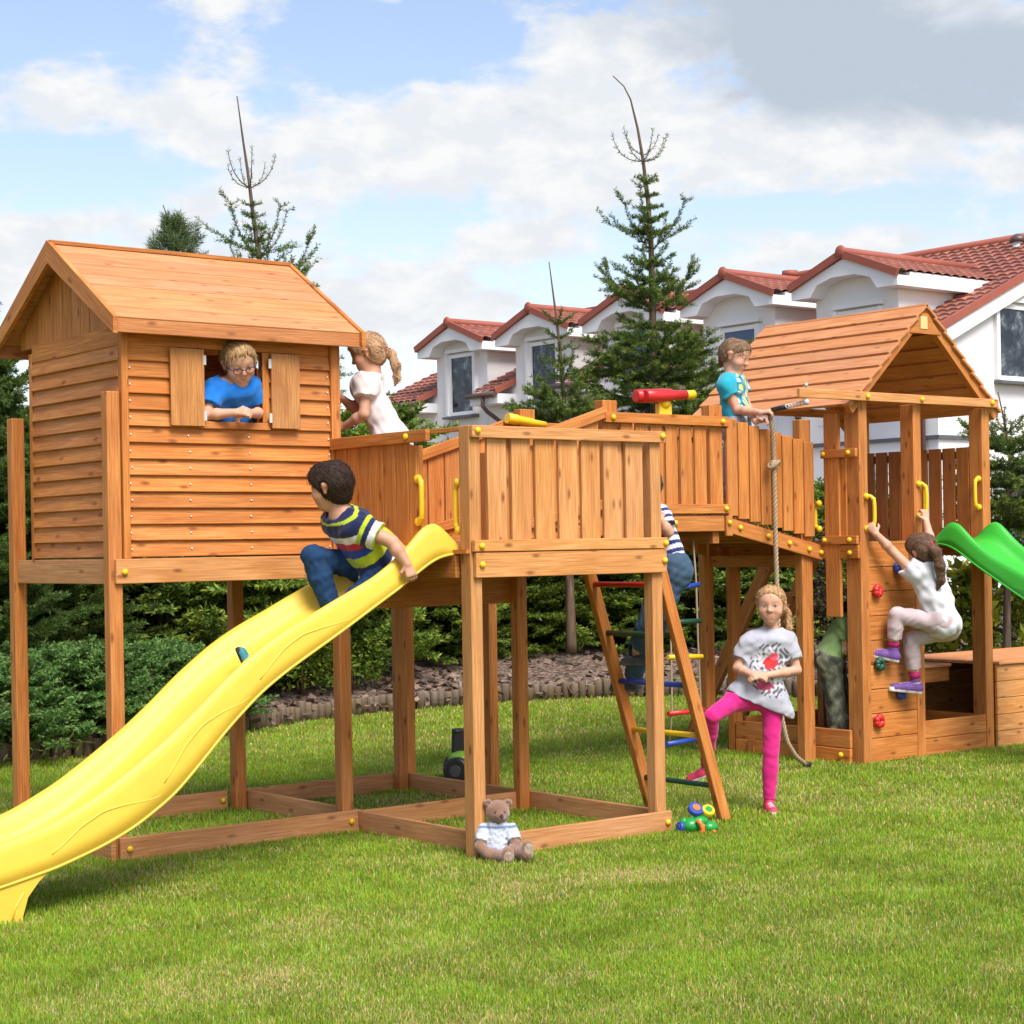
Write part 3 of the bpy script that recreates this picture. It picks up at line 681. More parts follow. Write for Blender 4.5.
def hand(f, wr, d, nrm, curl=.6, s=1.0, spread=.16, thumb=1):
    """palm, four bent fingers of unequal length, thumb off the side of the palm. d: towards fingers, nrm: out of the back of the hand"""
    d = unit(d); nrm = unit(V(*nrm) - d * np.dot(nrm, d)); lat = np.cross(d, nrm) * thumb
    wr = V(*wr); L = .062 * s
    for q, r in ((-.018, .0115), (-.006, .0125), (.006, .0125), (.018, .011)): f.cone(wr + lat * q * .5 * s, wr + d * L + lat * q * 1.15 * s, r * s * 1.02, r * s * .95, .008)
    for q, ln in ((-.0215, .86), (-.0072, 1.0), (.0072, .95), (.0215, .76)):
        p = wr + d * (L - .004) * s ** 0 + lat * q * s; a = 0.0; dirv = d + lat * q / .03 * spread; r = .0072 * s
        for k, seg in enumerate((.027, .019, .015)):
            a += curl * (.75, 1.0, .8)[k]; dv = unit(dirv) * math.cos(a) - nrm * math.sin(a); p2 = p + dv * seg * ln * s; f.cone(p, p2, r, r * .92, .004); p = p2; r *= .92
    p = wr + d * .014 * s + lat * .02 * s; dv = unit(d * .6 + lat * .75 - nrm * .35); p2 = p + dv * .03 * s; f.cone(p, p2, .0105 * s, .0088 * s, .008)
    p3 = p2 + unit(dv + d * .6 - nrm * .5 * (1 + curl) - lat * .5) * .024 * s; f.cone(p2, p3, .0088 * s, .007 * s, .004)
def head_frame(c, f, u):
    f = unit(f); u = unit(V(*u) - f * np.dot(u, f)); r = np.cross(f, u); return V(*c), np.stack([r, f, u])
def add_head(F, H, s):
    c, M = H; g = lambda x, y, z: c + M.T @ V(x * s, y * s, z * s)
    F.cone(g(0, -.028, .028), g(0, .012, .034), .079 * s, .075 * s, .03)
    F.cone(g(0, .02, -.0), g(0, .036, -.062), .060 * s, .040 * s, .03); F.cone(g(0, .046, -.081), g(0, .05, -.083), .021 * s, .021 * s, .03)
    for x in (-1, 1):
        F.cone(g(x * .034, .048, -.030), g(x * .03, .048, -.040), .033 * s, .030 * s, .025)
        F.cone(g(x * .03, .098, .004), g(x * .034, .098, .004), .0165 * s, .0165 * s, .012, True)
        F.cone(g(x * .031, .069, .004), g(x * .031, .069, .003), .0135 * s, .0135 * s, .004)
        F.cone(g(x * .075, -.008, .016), g(x * .077, -.016, .012), .0155 * s, .013 * s, .006); F.cone(g(x * .074, -.008, .008), g(x * .07, -.004, -.022), .013 * s, .009 * s, .008)
    F.cone(g(0, .080, .004), g(0, .095, -.020), .006 * s, .0095 * s, .014); F.cone(g(-.009, .086, -.024), g(.009, .086, -.024), .0065 * s, .0065 * s, .008)
    F.cone(g(-.02, .074, -.052), g(.02, .074, -.052), .0085 * s, .0085 * s, .006); F.cone(g(-.014, .075, -.062), g(.014, .075, -.062), .0085 * s, .0085 * s, .006)
    F.cone(g(-.02, .088, -.0565), g(.02, .088, -.0565), .003 * s, .003 * s, .004, True)
def paint_skin(P, skin, H, s, brow, smile=0.0, lips=(.46, .17, .13)):
    c, M = H; q = ((P - c) @ M.T) / s; col = np.tile(np.array(skin[:3]), (len(P), 1)); x, y, z = q.T; ax = np.abs(x)
    def blend(m, colr): 
        m = np.clip(m, 0, 1)[:, None]; col[:] = col * (1 - m) + np.array(colr) * m
    sm = lambda v, w: np.clip(1 - v / w, 0, 1)
    near = (y > -.05) & (np.abs(z) < .13) & (ax < .11)
    blend(near * sm(np.hypot(ax - .042, (z + .028)), .034) * (y > .03) * .30, (.60, .20, .14))
    blend(near * (sm(np.hypot(ax / .8, z + .022), .02)) * (y > .08) * .25, (.55, .18, .13))
    zl = -.057 + smile * ax * ax * 18
    blend(near * (y > .06) * sm(np.abs(z - zl) / .0085, 1.3) * (ax < .022) * .8, lips)
    blend(near * (y > .06) * sm(np.abs(z - zl) / .0025, 1.2) * (ax < .019) * .6, (.14, .05, .045))
    blend(near * (y > .05) * (sm(np.hypot((ax - .031) / .0130, (z - .003) / .0052), 1.15) > .12), (.45, .42, .40))
    blend(near * (y > .05) * (np.hypot((ax - .031), (z - .003) * 1.25) < .0062), (.05, .035, .025))
    blend(near * (y > .05) * (np.abs(z - .0095 + (ax - .031) ** 2 * 18) < .0026) * (np.abs(ax - .031) < .015) * .8, (.12, .07, .05))
    blend(near * (y > .05) * sm(np.abs(z - .029 + (ax - .03) ** 2 * 9) / .0042, 1.2) * (np.abs(ax - .032) < .019) * .55, brow)
    blend((ax > .068) * (np.abs(z) < .03) * (y < .02) * (y > -.04) * .35, (.62, .22, .15))
    return col
def skin_body(J, H, s, skin, arms=(), legs=(), brow=(.15, .09, .05), smile=.0, cell=.005, hands=(), name='person', w=1.0, extra=None):
    """J: neck, chest, pelvis points; arms/legs: joint chains"""
    pts = [J['neck'], J['pelvis'], H[0]] + [p for a in arms for p in a] + [p for l in legs for p in l] + [h[0] for h in hands]
    lo, hi = fbox(pts, .16 * max(s, 1)); F = Field(lo, hi, cell)
    torso(F, J, arms, legs, 1.0, w)
    F.cone(H[0] + H[1].T @ V(0, -.022 * s, -.055 * s), J['neck'], .039 * s, .043 * w, .03)
    for a in arms:
        F.cone(a[0], a[1], .036 * w, .0285 * w, .03); F.cone(a[1], a[1] + (a[2] - a[1]) * .35, .0275 * w, .029 * w, .015); F.cone(a[1] + (a[2] - a[1]) * .35, a[2], .029 * w, .0205 * w, .015)
    for l in legs:
        F.cone(l[0], l[1], .058 * w, .040 * w, .04); F.cone(l[1], l[1] + (l[2] - l[1]) * .35, .039 * w, .042 * w, .02); F.cone(l[1] + (l[2] - l[1]) * .35, l[2], .042 * w, .028 * w, .02)
    add_head(F, H, s)
    for h in hands: hand(F, *h)
    col = lambda P: paint_skin(P, skin, H, s, brow, smile)
    return emit(F, name, SKIN, col, None, 2)
def torso(F, J, arms, legs, g=1.0, w=1.0, pad=0.0, k=.05):
    sh = [V(*a[0]) for a in arms] if len(arms) == 2 else [V(*J['shl']), V(*J['shr'])]
    hp = [V(*l[0]) for l in legs] if len(legs) == 2 else [V(*J['hipl']), V(*J['hipr'])]
    nk, pe = V(*J['neck']), V(*J['pelvis']); mid = lambda p, q, t: V(*p) + (V(*q) - V(*p)) * t
    s0, s1 = mid(sh[0], sh[1], .13), mid(sh[0], sh[1], .87)
    F.cone(s0, s1, .043 * w + pad, .043 * w + pad, k); F.cone(nk, mid(sh[0], sh[1], .5), .044 * w + pad, .055 * w + pad, k)
    for a, b in ((mid(sh[0], sh[1], .26), mid(hp[0], hp[1], .2)), (mid(sh[0], sh[1], .74), mid(hp[0], hp[1], .8))): 
        m = mid(a, b, .55); F.cone(a, m, .062 * w + pad, .058 * w + pad, k); F.cone(m, b, .058 * w + pad, .068 * w + pad, k)
    F.cone(hp[0], hp[1], .066 * w + pad, .066 * w + pad, k)
def shirt(J, arms, legs, col, parent, w=1.0, hem=None, sleeve=.5, pad=.012, neck=None, rip=.0035, seed=1, cell=.005, name='shirt', mat=None, sl_r=1.0, flare=0.0, hemdir=None, neckcut=.02, skirt=None):
    pts = [J['neck'], J['pelvis']] + [p for a in arms for p in a[:2]] + [l[0] for l in legs] + ([hem] if hem is not None else [])
    lo, hi = fbox(pts, .15); F = Field(lo, hi, cell); torso(F, J, arms, legs, 1, w, pad)
    pe, nk = V(*J['pelvis']), V(*J['neck']); d = unit(pe - nk)
    if skirt:
        hp = [V(*l[0]) for l in legs]; F.cone(hp[0], skirt[0], .066 * w + pad, .062 * w + pad, .05); F.cone(hp[1], skirt[1], .066 * w + pad, .062 * w + pad, .05); F.cone(skirt[0], skirt[1], .062 * w + pad, .062 * w + pad, .05)
    if flare:
        hp = [V(*l[0]) for l in legs]; c = pe + d * .05
        F.cone(hp[0], hp[0] + d * .07 + (hp[0] - c) * .25, .072 * w + pad, .078 * w + pad + flare, .05); F.cone(hp[1], hp[1] + d * .07 + (hp[1] - c) * .25, .072 * w + pad, .078 * w + pad + flare, .05); F.cone(hp[0] + d * .06, hp[1] + d * .06, .08 * w + flare, .08 * w + flare, .05)
    F.cut(hem if hem is not None else pe + d * .03, hemdir if hemdir is not None else d)
    F.cone(nk + d * .016 + (V(0, 0, 0) if neck is None else V(*neck)), nk - d * .13, .052, .10 * w, .008, True)
    for a in arms:
        S = Field(lo, hi, cell); e = a[0] + (a[1] - a[0]) * sleeve; dd = unit(a[1] - a[0])
        S.cone(a[0] - dd * .0, e + dd * .02, (.040 * w + pad) * sl_r, (.037 * w + pad * 1.1) * sl_r, .02); S.cut(e, dd); F.union(S, .03)
    F.ripple(rip, .075, seed); return emit(F, name, mat or CLOTH, col, parent, 2)
def trousers(J, legs, col, parent, w=1.0, waist=None, pad=.008, end=1.0, rip=.003, seed=3, cell=.005, mat=None, cuff=1.0, name='trousers', waistdir=None):
    pts = [J['pelvis']] + [p for l in legs for p in l]; lo, hi = fbox(pts, .15); F = Field(lo, hi, cell)
    hp = [V(*l[0]) for l in legs]; pe, nk = V(*J['pelvis']), V(*J['neck']); up = unit(nk - pe)
    F.cone(hp[0], hp[1], .075 * w + pad, .075 * w + pad, .05); F.cone(hp[0] + up * .06, hp[1] + up * .06, .062 * w + pad, .062 * w + pad, .05)
    for l in legs:
        kn, an = V(*l[1]), V(*l[2]); e = kn + (an - kn) * end
        F.cone(l[0], kn, .060 * w + pad, .042 * w + pad, .04); F.cone(kn, kn + (an - kn) * .35, .041 * w + pad, .043 * w + pad * cuff, .008); F.cone(kn + (an - kn) * .35, an, .043 * w + pad * cuff, .030 * w + pad * cuff, .004)
    for l in legs:
        kn, an = V(*l[1]), V(*l[2]); e = kn + (an - kn) * end; d = unit(an - kn);
        X, Y, Z = F.grid(); pl = (X - e[0]) * d[0] + (Y - e[1]) * d[1] + (Z - e[2]) * d[2]
        dist = np.sqrt((X - e[0]) ** 2 + (Y - e[1]) ** 2 + (Z - e[2]) ** 2); F.F = np.where(dist < .10, np.maximum(F.F, pl), F.F).astype('f4')
    X, Y, Z = F.grid(); wp_ = waist if waist is not None else pe + up * .085; wd = unit(waistdir) if waistdir is not None else up
    pl = (X - wp_[0]) * wd[0] + (Y - wp_[1]) * wd[1] + (Z - wp_[2]) * wd[2]; dist = np.sqrt((X - wp_[0]) ** 2 + (Y - wp_[1]) ** 2 + (Z - wp_[2]) ** 2)
    F.F = np.where(dist < .19 * w, np.maximum(F.F, pl), F.F).astype('f4'); F.ripple(rip, .06, seed); return emit(F, name, mat or CLOTH, col, parent, 2)
def shoe(parent, ankle, toe, up, col, sole, s=1.0, name='shoe'):
    """ankle: ankle joint, toe: tip direction point; up: foot's up"""
    a = V(*ankle); u = unit(up); d = unit(V(*toe) - a - u * np.dot(V(*toe) - a, u)); lat = np.cross(d, u)
    h = a - u * .05 * s; F = Field(*fbox([a, h - d * .05, h + d * .19 * s], .07), cell=.0045)
    F.cone(h - d * .028 * s + u * .004, h + d * .05 * s, .030 * s, .031 * s, .02); F.cone(h + d * .05 * s - u * .004, h + d * .125 * s - u * .006 * s, .032 * s, .026 * s, .02); F.cone(h - d * .01 * s, a + u * .005, .031 * s, .033 * s, .02)
    F.cone(h - d * .03 * s - u * .02 * s, h + d * .135 * s - u * .02 * s, .024 * s, .026 * s, .008)
    F.cut(h - u * .032 * s, -u); F.cut(a + u * .012, u)
    def cf(P):
        z = (P - h) @ u; y = (P - h) @ d; c = np.tile(np.array(col[:3]), (len(P), 1)); c[z < -.0165 * s] = sole[:3]; c[(y > .135 * s) & (z < -.004)] = sole[:3]
        lace = (y > .035 * s) & (y < .10 * s) & (z > .012 * s) & (np.abs((P - h) @ lat) < .014) & ((y * 90) % 1 < .4); c[lace] = (.7, .7, .7); return c
    return emit(F, name, SHOEM, cf, parent, 1)
def hair(parent, H, s, col, front=.058, back=-.065, thick=.013, seed=5, tail=None, tail_r=.02, amp=.003, fringe=0.0, tie=None, side=0.0, jag=.0035):
    c, M = H; g = lambda x, y, z: c + M.T @ V(x * s, y * s, z * s); lo, hi = fbox([c] + (list(tail) if tail else []), .17 * s); F = Field(lo, hi, .0045)
    F.cone(g(0, -.030, .030), g(0, .014, .037), (.079 + thick) * s, (.075 + thick * .9) * s, .03); F.cone(g(0, -.038, .0), g(0, -.040, -.035), (.068 + thick * .6) * s, (.058 + thick * .4) * s, .03)
    p0, p1 = g(0, .082, front), g(0, -.012, back); d = p1 - p0; n = np.cross(M[0], d); n = unit(n if n @ M[1] > 0 else -n)
    X, Y, Z = F.grid(); pl = (X - p0[0]) * n[0] + (Y - p0[1]) * n[1] + (Z - p0[2]) * n[2]; lx_ = (X - c[0]) * M[0][0] + (Y - c[1]) * M[0][1] + (Z - c[2]) * M[0][2]; ly_ = (X - c[0]) * M[1][0] + (Y - c[1]) * M[1][1] + (Z - c[2]) * M[1][2]
    pl = pl + jag * (np.sin(lx_ * 190 + ly_ * 60 + seed) + .7 * np.sin(lx_ * 410 - ly_ * 130 + 2 * seed) + .8 * np.sin(lx_ * 75 + ly_ * 210)); hh = np.maximum(.016 - np.abs(F.F - pl), 0) / .016; F.F = (np.maximum(F.F, pl) + hh * hh * .004).astype('f4')
    for x in (-1, 1):   # room for the ears and the temples
        F.cone(g(x * .10, -.004, -.004), g(x * .10, -.002, -.03), .034 * s, .034 * s, .01, True)
        F.cone(g(x * .055, .105, .005), g(x * .055, .085, -.02), .045 * s, .05 * s, .015, True)
    if fringe: F.cone(g(-.045, .066, .058), g(.045, .066, .060), .024 * s + fringe, .022 * s + fringe, .02)
    F.cone(g(0, -.10, .02), g(0, -.10, .02), .001, .001, .001)
    if tail:
        T = [V(*p) for p in tail]; m = len(T) - 1
        for i in range(m): F.cone(T[i], T[i + 1], tail_r * (.75 + .5 * math.sin(math.pi * min(1, (i + .4) / m))), tail_r * (.75 + .5 * math.sin(math.pi * min(1, (i + 1.4) / m))) * (1 if i < m - 1 else .35), .014)
    F.ripple(amp * .35, .03, seed, n=5); F.ripple(amp * .5, .08, seed + 1, n=5); base = np.array(col[:3])
    def cf(P):
        q = ((P - c) @ M.T) / s; a = np.arctan2(q[:, 0], q[:, 2] - .02); v = np.sin(a * 41 + np.sin(q[:, 1] * 60)) * .5 + np.sin(a * 97 + q[:, 1] * 30) * .5; v = v + .5 * np.sin(q[:, 0] * 230 + q[:, 1] * 90 + q[:, 2] * 40)
        return base * np.clip(1 + .42 * v, .25, 2)[:, None]
    P, Fc = F.mesh(); P = relax(P, Fc, 1); col_ = cf(P); rs = np.random.default_rng(seed + 7)
    # loose strands lying on the hair
    ns = 900 if tail else 650; sd = P[rs.integers(0, len(P), ns)]; q = (sd - c) @ M.T / s; nr = (sd - c) / np.linalg.norm(sd - c, axis=1)[:, None]
    if tail: fl = np.tile(unit(V(*tail[0]) - c) * .8 - M[2] * .25, (ns, 1))
    else: fl = np.where((q[:, 1] > .03)[:, None], M[1] * .8 - M[2] * .3 + M[0] * .35, -M[2] * .8 - M[1] * .35)
    if tail:
        T = np.array([V(*p) for p in tail]); far = np.linalg.norm(sd[:, None] - T[None], axis=2); k = np.clip(far.argmin(1), 0, len(T) - 2); on = far.min(1) < tail_r * 1.6; fl[on] = (T[k + 1] - T[k])[on]; cx = T[k] ; nr[on] = (sd - cx)[on] / (np.linalg.norm((sd - cx)[on], axis=1)[:, None] + 1e-6)
    fl = fl + rs.normal(0, .22, (ns, 3)); fl = fl - (fl * nr).sum(1)[:, None] * nr; fl /= np.linalg.norm(fl, axis=1)[:, None] + 1e-9
    ln = rs.uniform(.014, .034, ns)[:, None] * s; wd = np.cross(fl, nr) * (rs.uniform(.0009, .0019, ns)[:, None]); m0 = sd + fl * ln * .5 + nr * .0035; e0 = sd + fl * ln + nr * (.0015 - ln * .12)
    cc_ = base * rs.uniform(.45, 1.75, ns)[:, None]; k0 = len(P) + np.arange(ns); vs_ = np.concatenate([sd - wd, sd + wd, m0 + wd, m0 - wd, e0 + wd * .4, e0 - wd * .4])
    f1 = np.stack([k0, k0 + ns, k0 + 2 * ns, k0 + 3 * ns], 1); f2_ = np.stack([k0 + 3 * ns, k0 + 2 * ns, k0 + 4 * ns, k0 + 5 * ns], 1)
    o = np_mesh('hair', np.concatenate([P, vs_]), np.concatenate([Fc, f1, f2_]), HAIRM, np.concatenate([col_, np.tile(cc_, (6, 1))]), parent)
    if tie is not None and tail:
        b = MB(1, 0); a = V(*tail[0]); dd = unit(V(*tail[1]) - a); e = unit(np.cross(dd, V(.3, .2, .9))); f2 = np.cross(dd, e)
        b.tube([a + dd * .008 + (e * math.cos(t) + f2 * math.sin(t)) * (tail_r * .85) for t in np.linspace(0, 6.29, 14)], .0085, 8); b.build('hair_tie', tie, parent)
    return o
def pants_col(c): return lambda P: np.tile(np.array(c[:3]), (len(P), 1))
FAIR = (.60, .33, .225); TAN = (.52, .275, .175)
def view_dir(r, f, u): return RIGHT * r + FWD * f + UP * u
def mark_person(o, label): o['label'] = label; o['category'] = 'person'; o['group'] = 'children playing on the wooden play set'; return o
ID = lambda *q: at(*q)

# ---- standing girl in pink leggings
D = 10.72
J = dict(neck=at(770, 630, D + .015), pelvis=at(757, 698, D + .02))
arms = [[at(746, 644, D - .0), at(741, 668, D - .03), at(752, 675, D - .13)], [at(789, 641, D), at(792, 675, D - .03), at(763, 676, D - .13)]]
arms[0][1] = at(737, 668, D - .02); arms[1][1] = at(797, 670, D - .02)
legs = [[at(740, 697, D), at(712, 716, D - .13), at(706, 763, D + .10)], [at(773, 698, D), at(771, 752, D - .02), at(769, 800, D)]]
H = head_frame(at(771, 605.5, D - .02), view_dir(-.22, -.95, -.06), view_dir(.03, 0, 1)); hs = 1.0
g1 = mark_person(skin_body(J, H, hs, FAIR, arms, legs, (.25, .15, .08), 1.2, w=.86, hands=[(arms[0][2], view_dir(.9, -.3, -.05), view_dir(.1, -.6, .7), .55, .9, .1, -1), (arms[1][2], view_dir(-.9, -.28, .0), view_dir(-.1, -.6, .7), .6, .9, .1, 1)]),
    'girl in grey printed tee and bright pink leggings standing with one foot on the ladder')
c0 = at(769, 668, D); X1 = RIGHT
def tee_print(P):
    col = np.tile(np.array((.40, .41, .47)), (len(P), 1)); u = (P - c0) @ RIGHT; z = (P - c0)[:, 2]; f = (P - c0) @ FWD
    fr = f < .02; rg = np.sin(u * 105 + np.sin(z * 70) * 2) * np.sin(z * 95 + np.sin(u * 80) * 2)
    m = fr & (np.hypot((u - .005) / .12, (z + .005) / .15) < 1 + .12 * rg); col[m & (rg > .3)] = (.10, .10, .12); col[m & (rg < -.35)] = (.62, .60, .62)
    m2 = fr & (np.hypot((u - .0) / .045, (z - .035) / .035) < 1 + .15 * rg); col[m2] = (.55, .04, .05)
    m3 = fr & (np.hypot((u - .02) / .025, (z - .07) / .022) < 1); col[m3] = (.75, .10, .14); m4 = fr & (np.hypot((u + .03) / .05, (z + .095) / .03) < 1 + .3 * rg); col[m4] = (.35, .06, .12)
    return col
shirt(J, arms, legs, tee_print, g1, hem=at(762, 706, D), hemdir=view_dir(-.42, 0, -.9), sleeve=.62, pad=.014, rip=.0028, seed=21, sl_r=1.0, w=.90, skirt=[at(743, 701, D), at(780, 714, D)])
trousers(J, legs, (.62, .02, .20), g1, pad=.004, end=.97, rip=.0014, seed=8, w=1.0, waist=at(757, 697, D))
shoe(g1, legs[1][2], legs[1][2] + view_dir(.06, -1, 0), (0, 0, 1), (.62, .05, .12), (.72, .70, .70), .95); shoe(g1, legs[0][2], legs[0][2] + view_dir(-1, .15, -.3), view_dir(-.35, 0, .94), (.55, .04, .10), (.72, .70, .70), .95)
tl = [at(783, 604, D + .10), at(788, 614, D + .12), at(789, 628, D + .11), at(786, 641, D + .08)]
hair(g1, H, hs, (.40, .235, .11), .082, -.07, .007, 5, tl, .017, .002, jag=.0012)

# ---- boy on the yellow slide
yp = lambda x, y, Y: on_y(x, y, Y)
J = dict(neck=yp(342, 516, -.87), pelvis=yp(385, 573, -.86))
arms = [[yp(363, 529, -1.0), yp(392, 542, -1.10), yp(407, 564, -1.155)], [yp(335, 521, -.76), yp(362, 545, -.68), yp(372, 556, -.62)]]
legs = [[yp(385, 575, -.93), yp(330, 622, -.95), yp(261, 669, -.94)], [yp(372, 571, -.78), yp(312, 556, -.77), yp(334, 612, -.80)]]
H = head_frame(yp(330, 487, -.85), view_dir(-.92, .34, -.14), view_dir(.0, -.1, 1)); hs = 1.04
p = mark_person(skin_body(J, H, hs, TAN, arms, legs, (.06, .04, .03), 0, w=1.15, hands=[(arms[0][2], view_dir(.35, -.15, -.9), view_dir(.3, -.95, .1), .75, .95, .12, 1), (arms[1][2], view_dir(.5, .2, -.8), view_dir(.3, .8, .3), .9, .9, .1, -1)]),
    'dark-haired boy in a striped polo shirt and jeans sitting on the yellow slide')
ax0 = J['neck']; axd = unit(J['pelvis'] - J['neck']); sh0 = arms[0][0]; sd = unit(arms[0][1] - arms[0][0])
NAVY, WHT, RD, LIM, BLU = (.012, .018, .07), (.70, .70, .72), (.50, .015, .03), (.40, .50, .02), (.02, .05, .30)
def polo(P):
    t = (P - ax0) @ axd; tot = np.linalg.norm(J['pelvis'] - ax0); k = t / tot; col = np.tile(np.array(NAVY), (len(P), 1))
    for lo_, hi_, cc in ((-1, -.045, NAVY), (-.045, -.015, LIM), (-.015, .14, NAVY), (.14, .25, WHT), (.25, .36, RD), (.36, .48, BLU), (.48, .62, LIM), (.62, .76, NAVY), (.76, .87, WHT), (.87, 1.04, RD), (1.04, 1.3, BLU)): col[(k >= lo_) & (k < hi_)] = cc
    for a in arms:
        dd = unit(a[1] - a[0]); L = np.linalg.norm(a[1] - a[0]); q = (P - a[0]) @ dd; rad = np.linalg.norm((P - a[0]) - q[:, None] * dd, axis=1); on = (q > -.002) & (rad < .08)
        for lo_, hi_, cc in ((-.01, .02, LIM), (.02, .047, NAVY), (.047, .078, WHT), (.078, .2, LIM)): col[on & (q >= lo_) & (q < hi_)] = cc
    return col
shirt(J, arms, legs, polo, p, hem=J['pelvis'] + axd * .065, sleeve=.082 / np.linalg.norm(arms[0][1] - arms[0][0]) , pad=.013, rip=.003, seed=31, sl_r=1.12, name='polo_shirt', cell=.0045, w=1.22, neck=(-.005, 0, .024))
trousers(J, legs, (.018, .05, .12), p, pad=.012, end=.98, rip=.0035, seed=32, mat=DENIM, cuff=1.4, name='jeans', w=1.03, waistdir=view_dir(.35, 0, .94), waist=J['pelvis'] + UP * .03)
shoe(p, legs[0][2], legs[0][2] + view_dir(-.45, 0, 1), view_dir(.92, 0, .40), (.03, .20, .25), (.025, .018, .015), .88)
shoe(p, legs[1][2], legs[1][2] + view_dir(-1, 0, -.5), view_dir(-.4, 0, .9), (.05, .30, .36), (.03, .025, .02), .9)
hair(p, H, hs, (.028, .015, .010), .042, -.085, .015, 35, amp=.004)

# ---- boy leaning out of the playhouse window
J = dict(neck=yp(233, 384, .06), pelvis=yp(232, 440, .22))
arms = [[yp(212, 391, .07), yp(206, 415, .03), yp(236, 412.5, -.09)], [yp(252, 388, .06), yp(262, 413, .06), yp(249, 413.5, -.09)]]
legs = [[yp(224, 440, .22), yp(222, 500, .24), yp(223, 545, .30)], [yp(241, 440, .22), yp(240, 500, .24), yp(240, 545, .30)]]
H = head_frame(yp(238.5, 363, -.0), view_dir(.42, -.80, -.50), view_dir(.10, -.55, .85)); hs = 1.06
p = mark_person(skin_body(J, H, hs, FAIR, arms, legs, (.22, .14, .08), 2.0, hands=[(arms[0][2], view_dir(.95, -.3, .05), view_dir(0, -.8, .5), .75, .9, .08, -1), (arms[1][2], view_dir(-.75, -.5, -.2), view_dir(-.1, -.5, .8), .8, .9, .08, 1)]),
    'blond boy in blue tee and glasses leaning out of the playhouse window')
shirt(J, arms, legs, (.012, .16, .56), p, sleeve=.62, pad=.014, rip=.004, seed=41, hem=J['pelvis'] + V(0, .0, -.03), sl_r=1.2, name='shirt')
trousers(J, legs, (.03, .05, .10), p, pad=.008, end=.9)
for l in legs: shoe(p, l[2], l[2] + V(0, -1, 0), (0, 0, 1), (.05, .05, .08), (.5, .5, .5))
hair(p, H, hs, (.36, .22, .105), .074, -.05, .010, 45, amp=.003)
def glasses(H, s, m):
    c, M = H; g = lambda x, y, z: c + M.T @ V(x * s, y * s, z * s); b = MB(1, 0)
    for x in (-1, 1):
        b.tube([g(x * .033 + math.cos(t) * .023, .098 - abs(math.cos(t) * .004), .0 + math.sin(t) * .0165) for t in np.linspace(0, 6.29, 18)], .0024, 6)
        b.tube([g(x * .056, .094, .006), g(x * .074, .06, .008), g(x * .080, .0, .012)], .0024, 6)
    b.tube([g(-.011, .099, .004), g(0, .103, .006), g(.011, .099, .004)], .0024, 6); return b.build('glasses', m, p)
glasses(H, hs, plain('glasses_frame', (.03, .012, .05, 1), .3))

# ---- girl in white at the playhouse door
D = 10.45; J = dict(neck=at(373, 377, D), pelvis=at(389, 436, D + .05))
arms = [[at(366, 388, D - .10), at(364, 414, D - .13), at(345, 426, D - .05)], [at(366, 384, D + .12), at(356, 410, D + .10), at(343, 399, D + .06)]]
legs = [[at(391, 438, D - .03), at(388, 495, D - .0), at(395, 540, D + .08)], [at(391, 438, D + .12), at(382, 495, D + .14), at(380, 540, D + .2)]]
for l in legs: l[2][2] = 1.60; l[1][2] = 1.83
H = head_frame(at(367, 353.5, D), view_dir(-.93, .1, -.36), view_dir(-.30, 0, .95)); hs = .98
p = mark_person(skin_body(J, H, hs, TAN, arms, legs, (.22, .14, .08), 0, hands=[(arms[0][2], view_dir(-.9, .2, -.15), view_dir(0, -.8, .5), .4, .9, .1, 1), (arms[1][2], view_dir(-.8, .1, .5), view_dir(-.4, -.7, .4), .5, .9, .1, -1)]),
    'girl in a white top with a ponytail standing behind the railing beside the playhouse')
shirt(J, arms, legs, (.66, .59, .59), p, sleeve=.34, pad=.017, rip=.004, seed=51, flare=.01, hem=J['pelvis'] + V(0, 0, -.06), hemdir=(0, 0, -1), sl_r=1.15, name='blouse')
trousers(J, legs, (.06, .07, .12), p, pad=.002, end=.95, w=.92, waist=J['pelvis'])
for l in legs: shoe(p, l[2], l[2] + view_dir(-1, .2, 0), (0, 0, 1), (.5, .1, .2), (.6, .6, .6))
tl = [at(384, 349, D), at(391, 354, D), at(396, 366, D), at(397, 378, D), at(395, 386, D)]
hair(p, H, hs, (.40, .24, .13), .038, -.07, .010, 55, tl, .021, .002, jag=.002, tie=plain('pink_elastic', (.75, .03, .16, 1), .6))

# ---- boy in teal on the bridge
D = 12.99; J = dict(neck=at(733, 376, D), pelvis=at(738, 428, D + .02))
arms = [[at(726, 386, D - .13), at(737, 410, D - .13), at(764, 413, D - .15)], [at(738, 384, D + .14), at(748, 408, D + .12), at(763, 417, D - .02)]]
arms[0][2] = HAND + V(-.05, .03, .01) ; arms[1][2] = HAND + V(-.065, .06, -.05)
legs = [[at(736, 430, D - .07), at(742, 480, D - .07), at(738, 518, D + .0)], [at(740, 430, D + .09), at(748, 480, D + .1), at(746, 518, D + .15)]]
for l, y in zip(legs, (.66, .86)): l[2][2] = 1.74; l[1][2] = 1.98; l[2][1] = y; l[1][1] = y
H = head_frame(at(735, 357, D), view_dir(.80, -.42, -.34), view_dir(.22, -.05, .95)); hs = 1.10
p = mark_person(skin_body(J, H, hs, FAIR, arms, legs, (.18, .11, .07), 0, w=1.08, hands=[(arms[0][2], view_dir(.75, -.3, .1), view_dir(-.1, -.3, .9), .9, 1.0, .08, -1), (arms[1][2], view_dir(.85, -.2, .2), view_dir(0, .4, .8), .9, 1.0, .08, 1)]),
    'short-haired boy in teal tee holding the climbing rope up on the bridge')
c1 = at(745, 405, D)
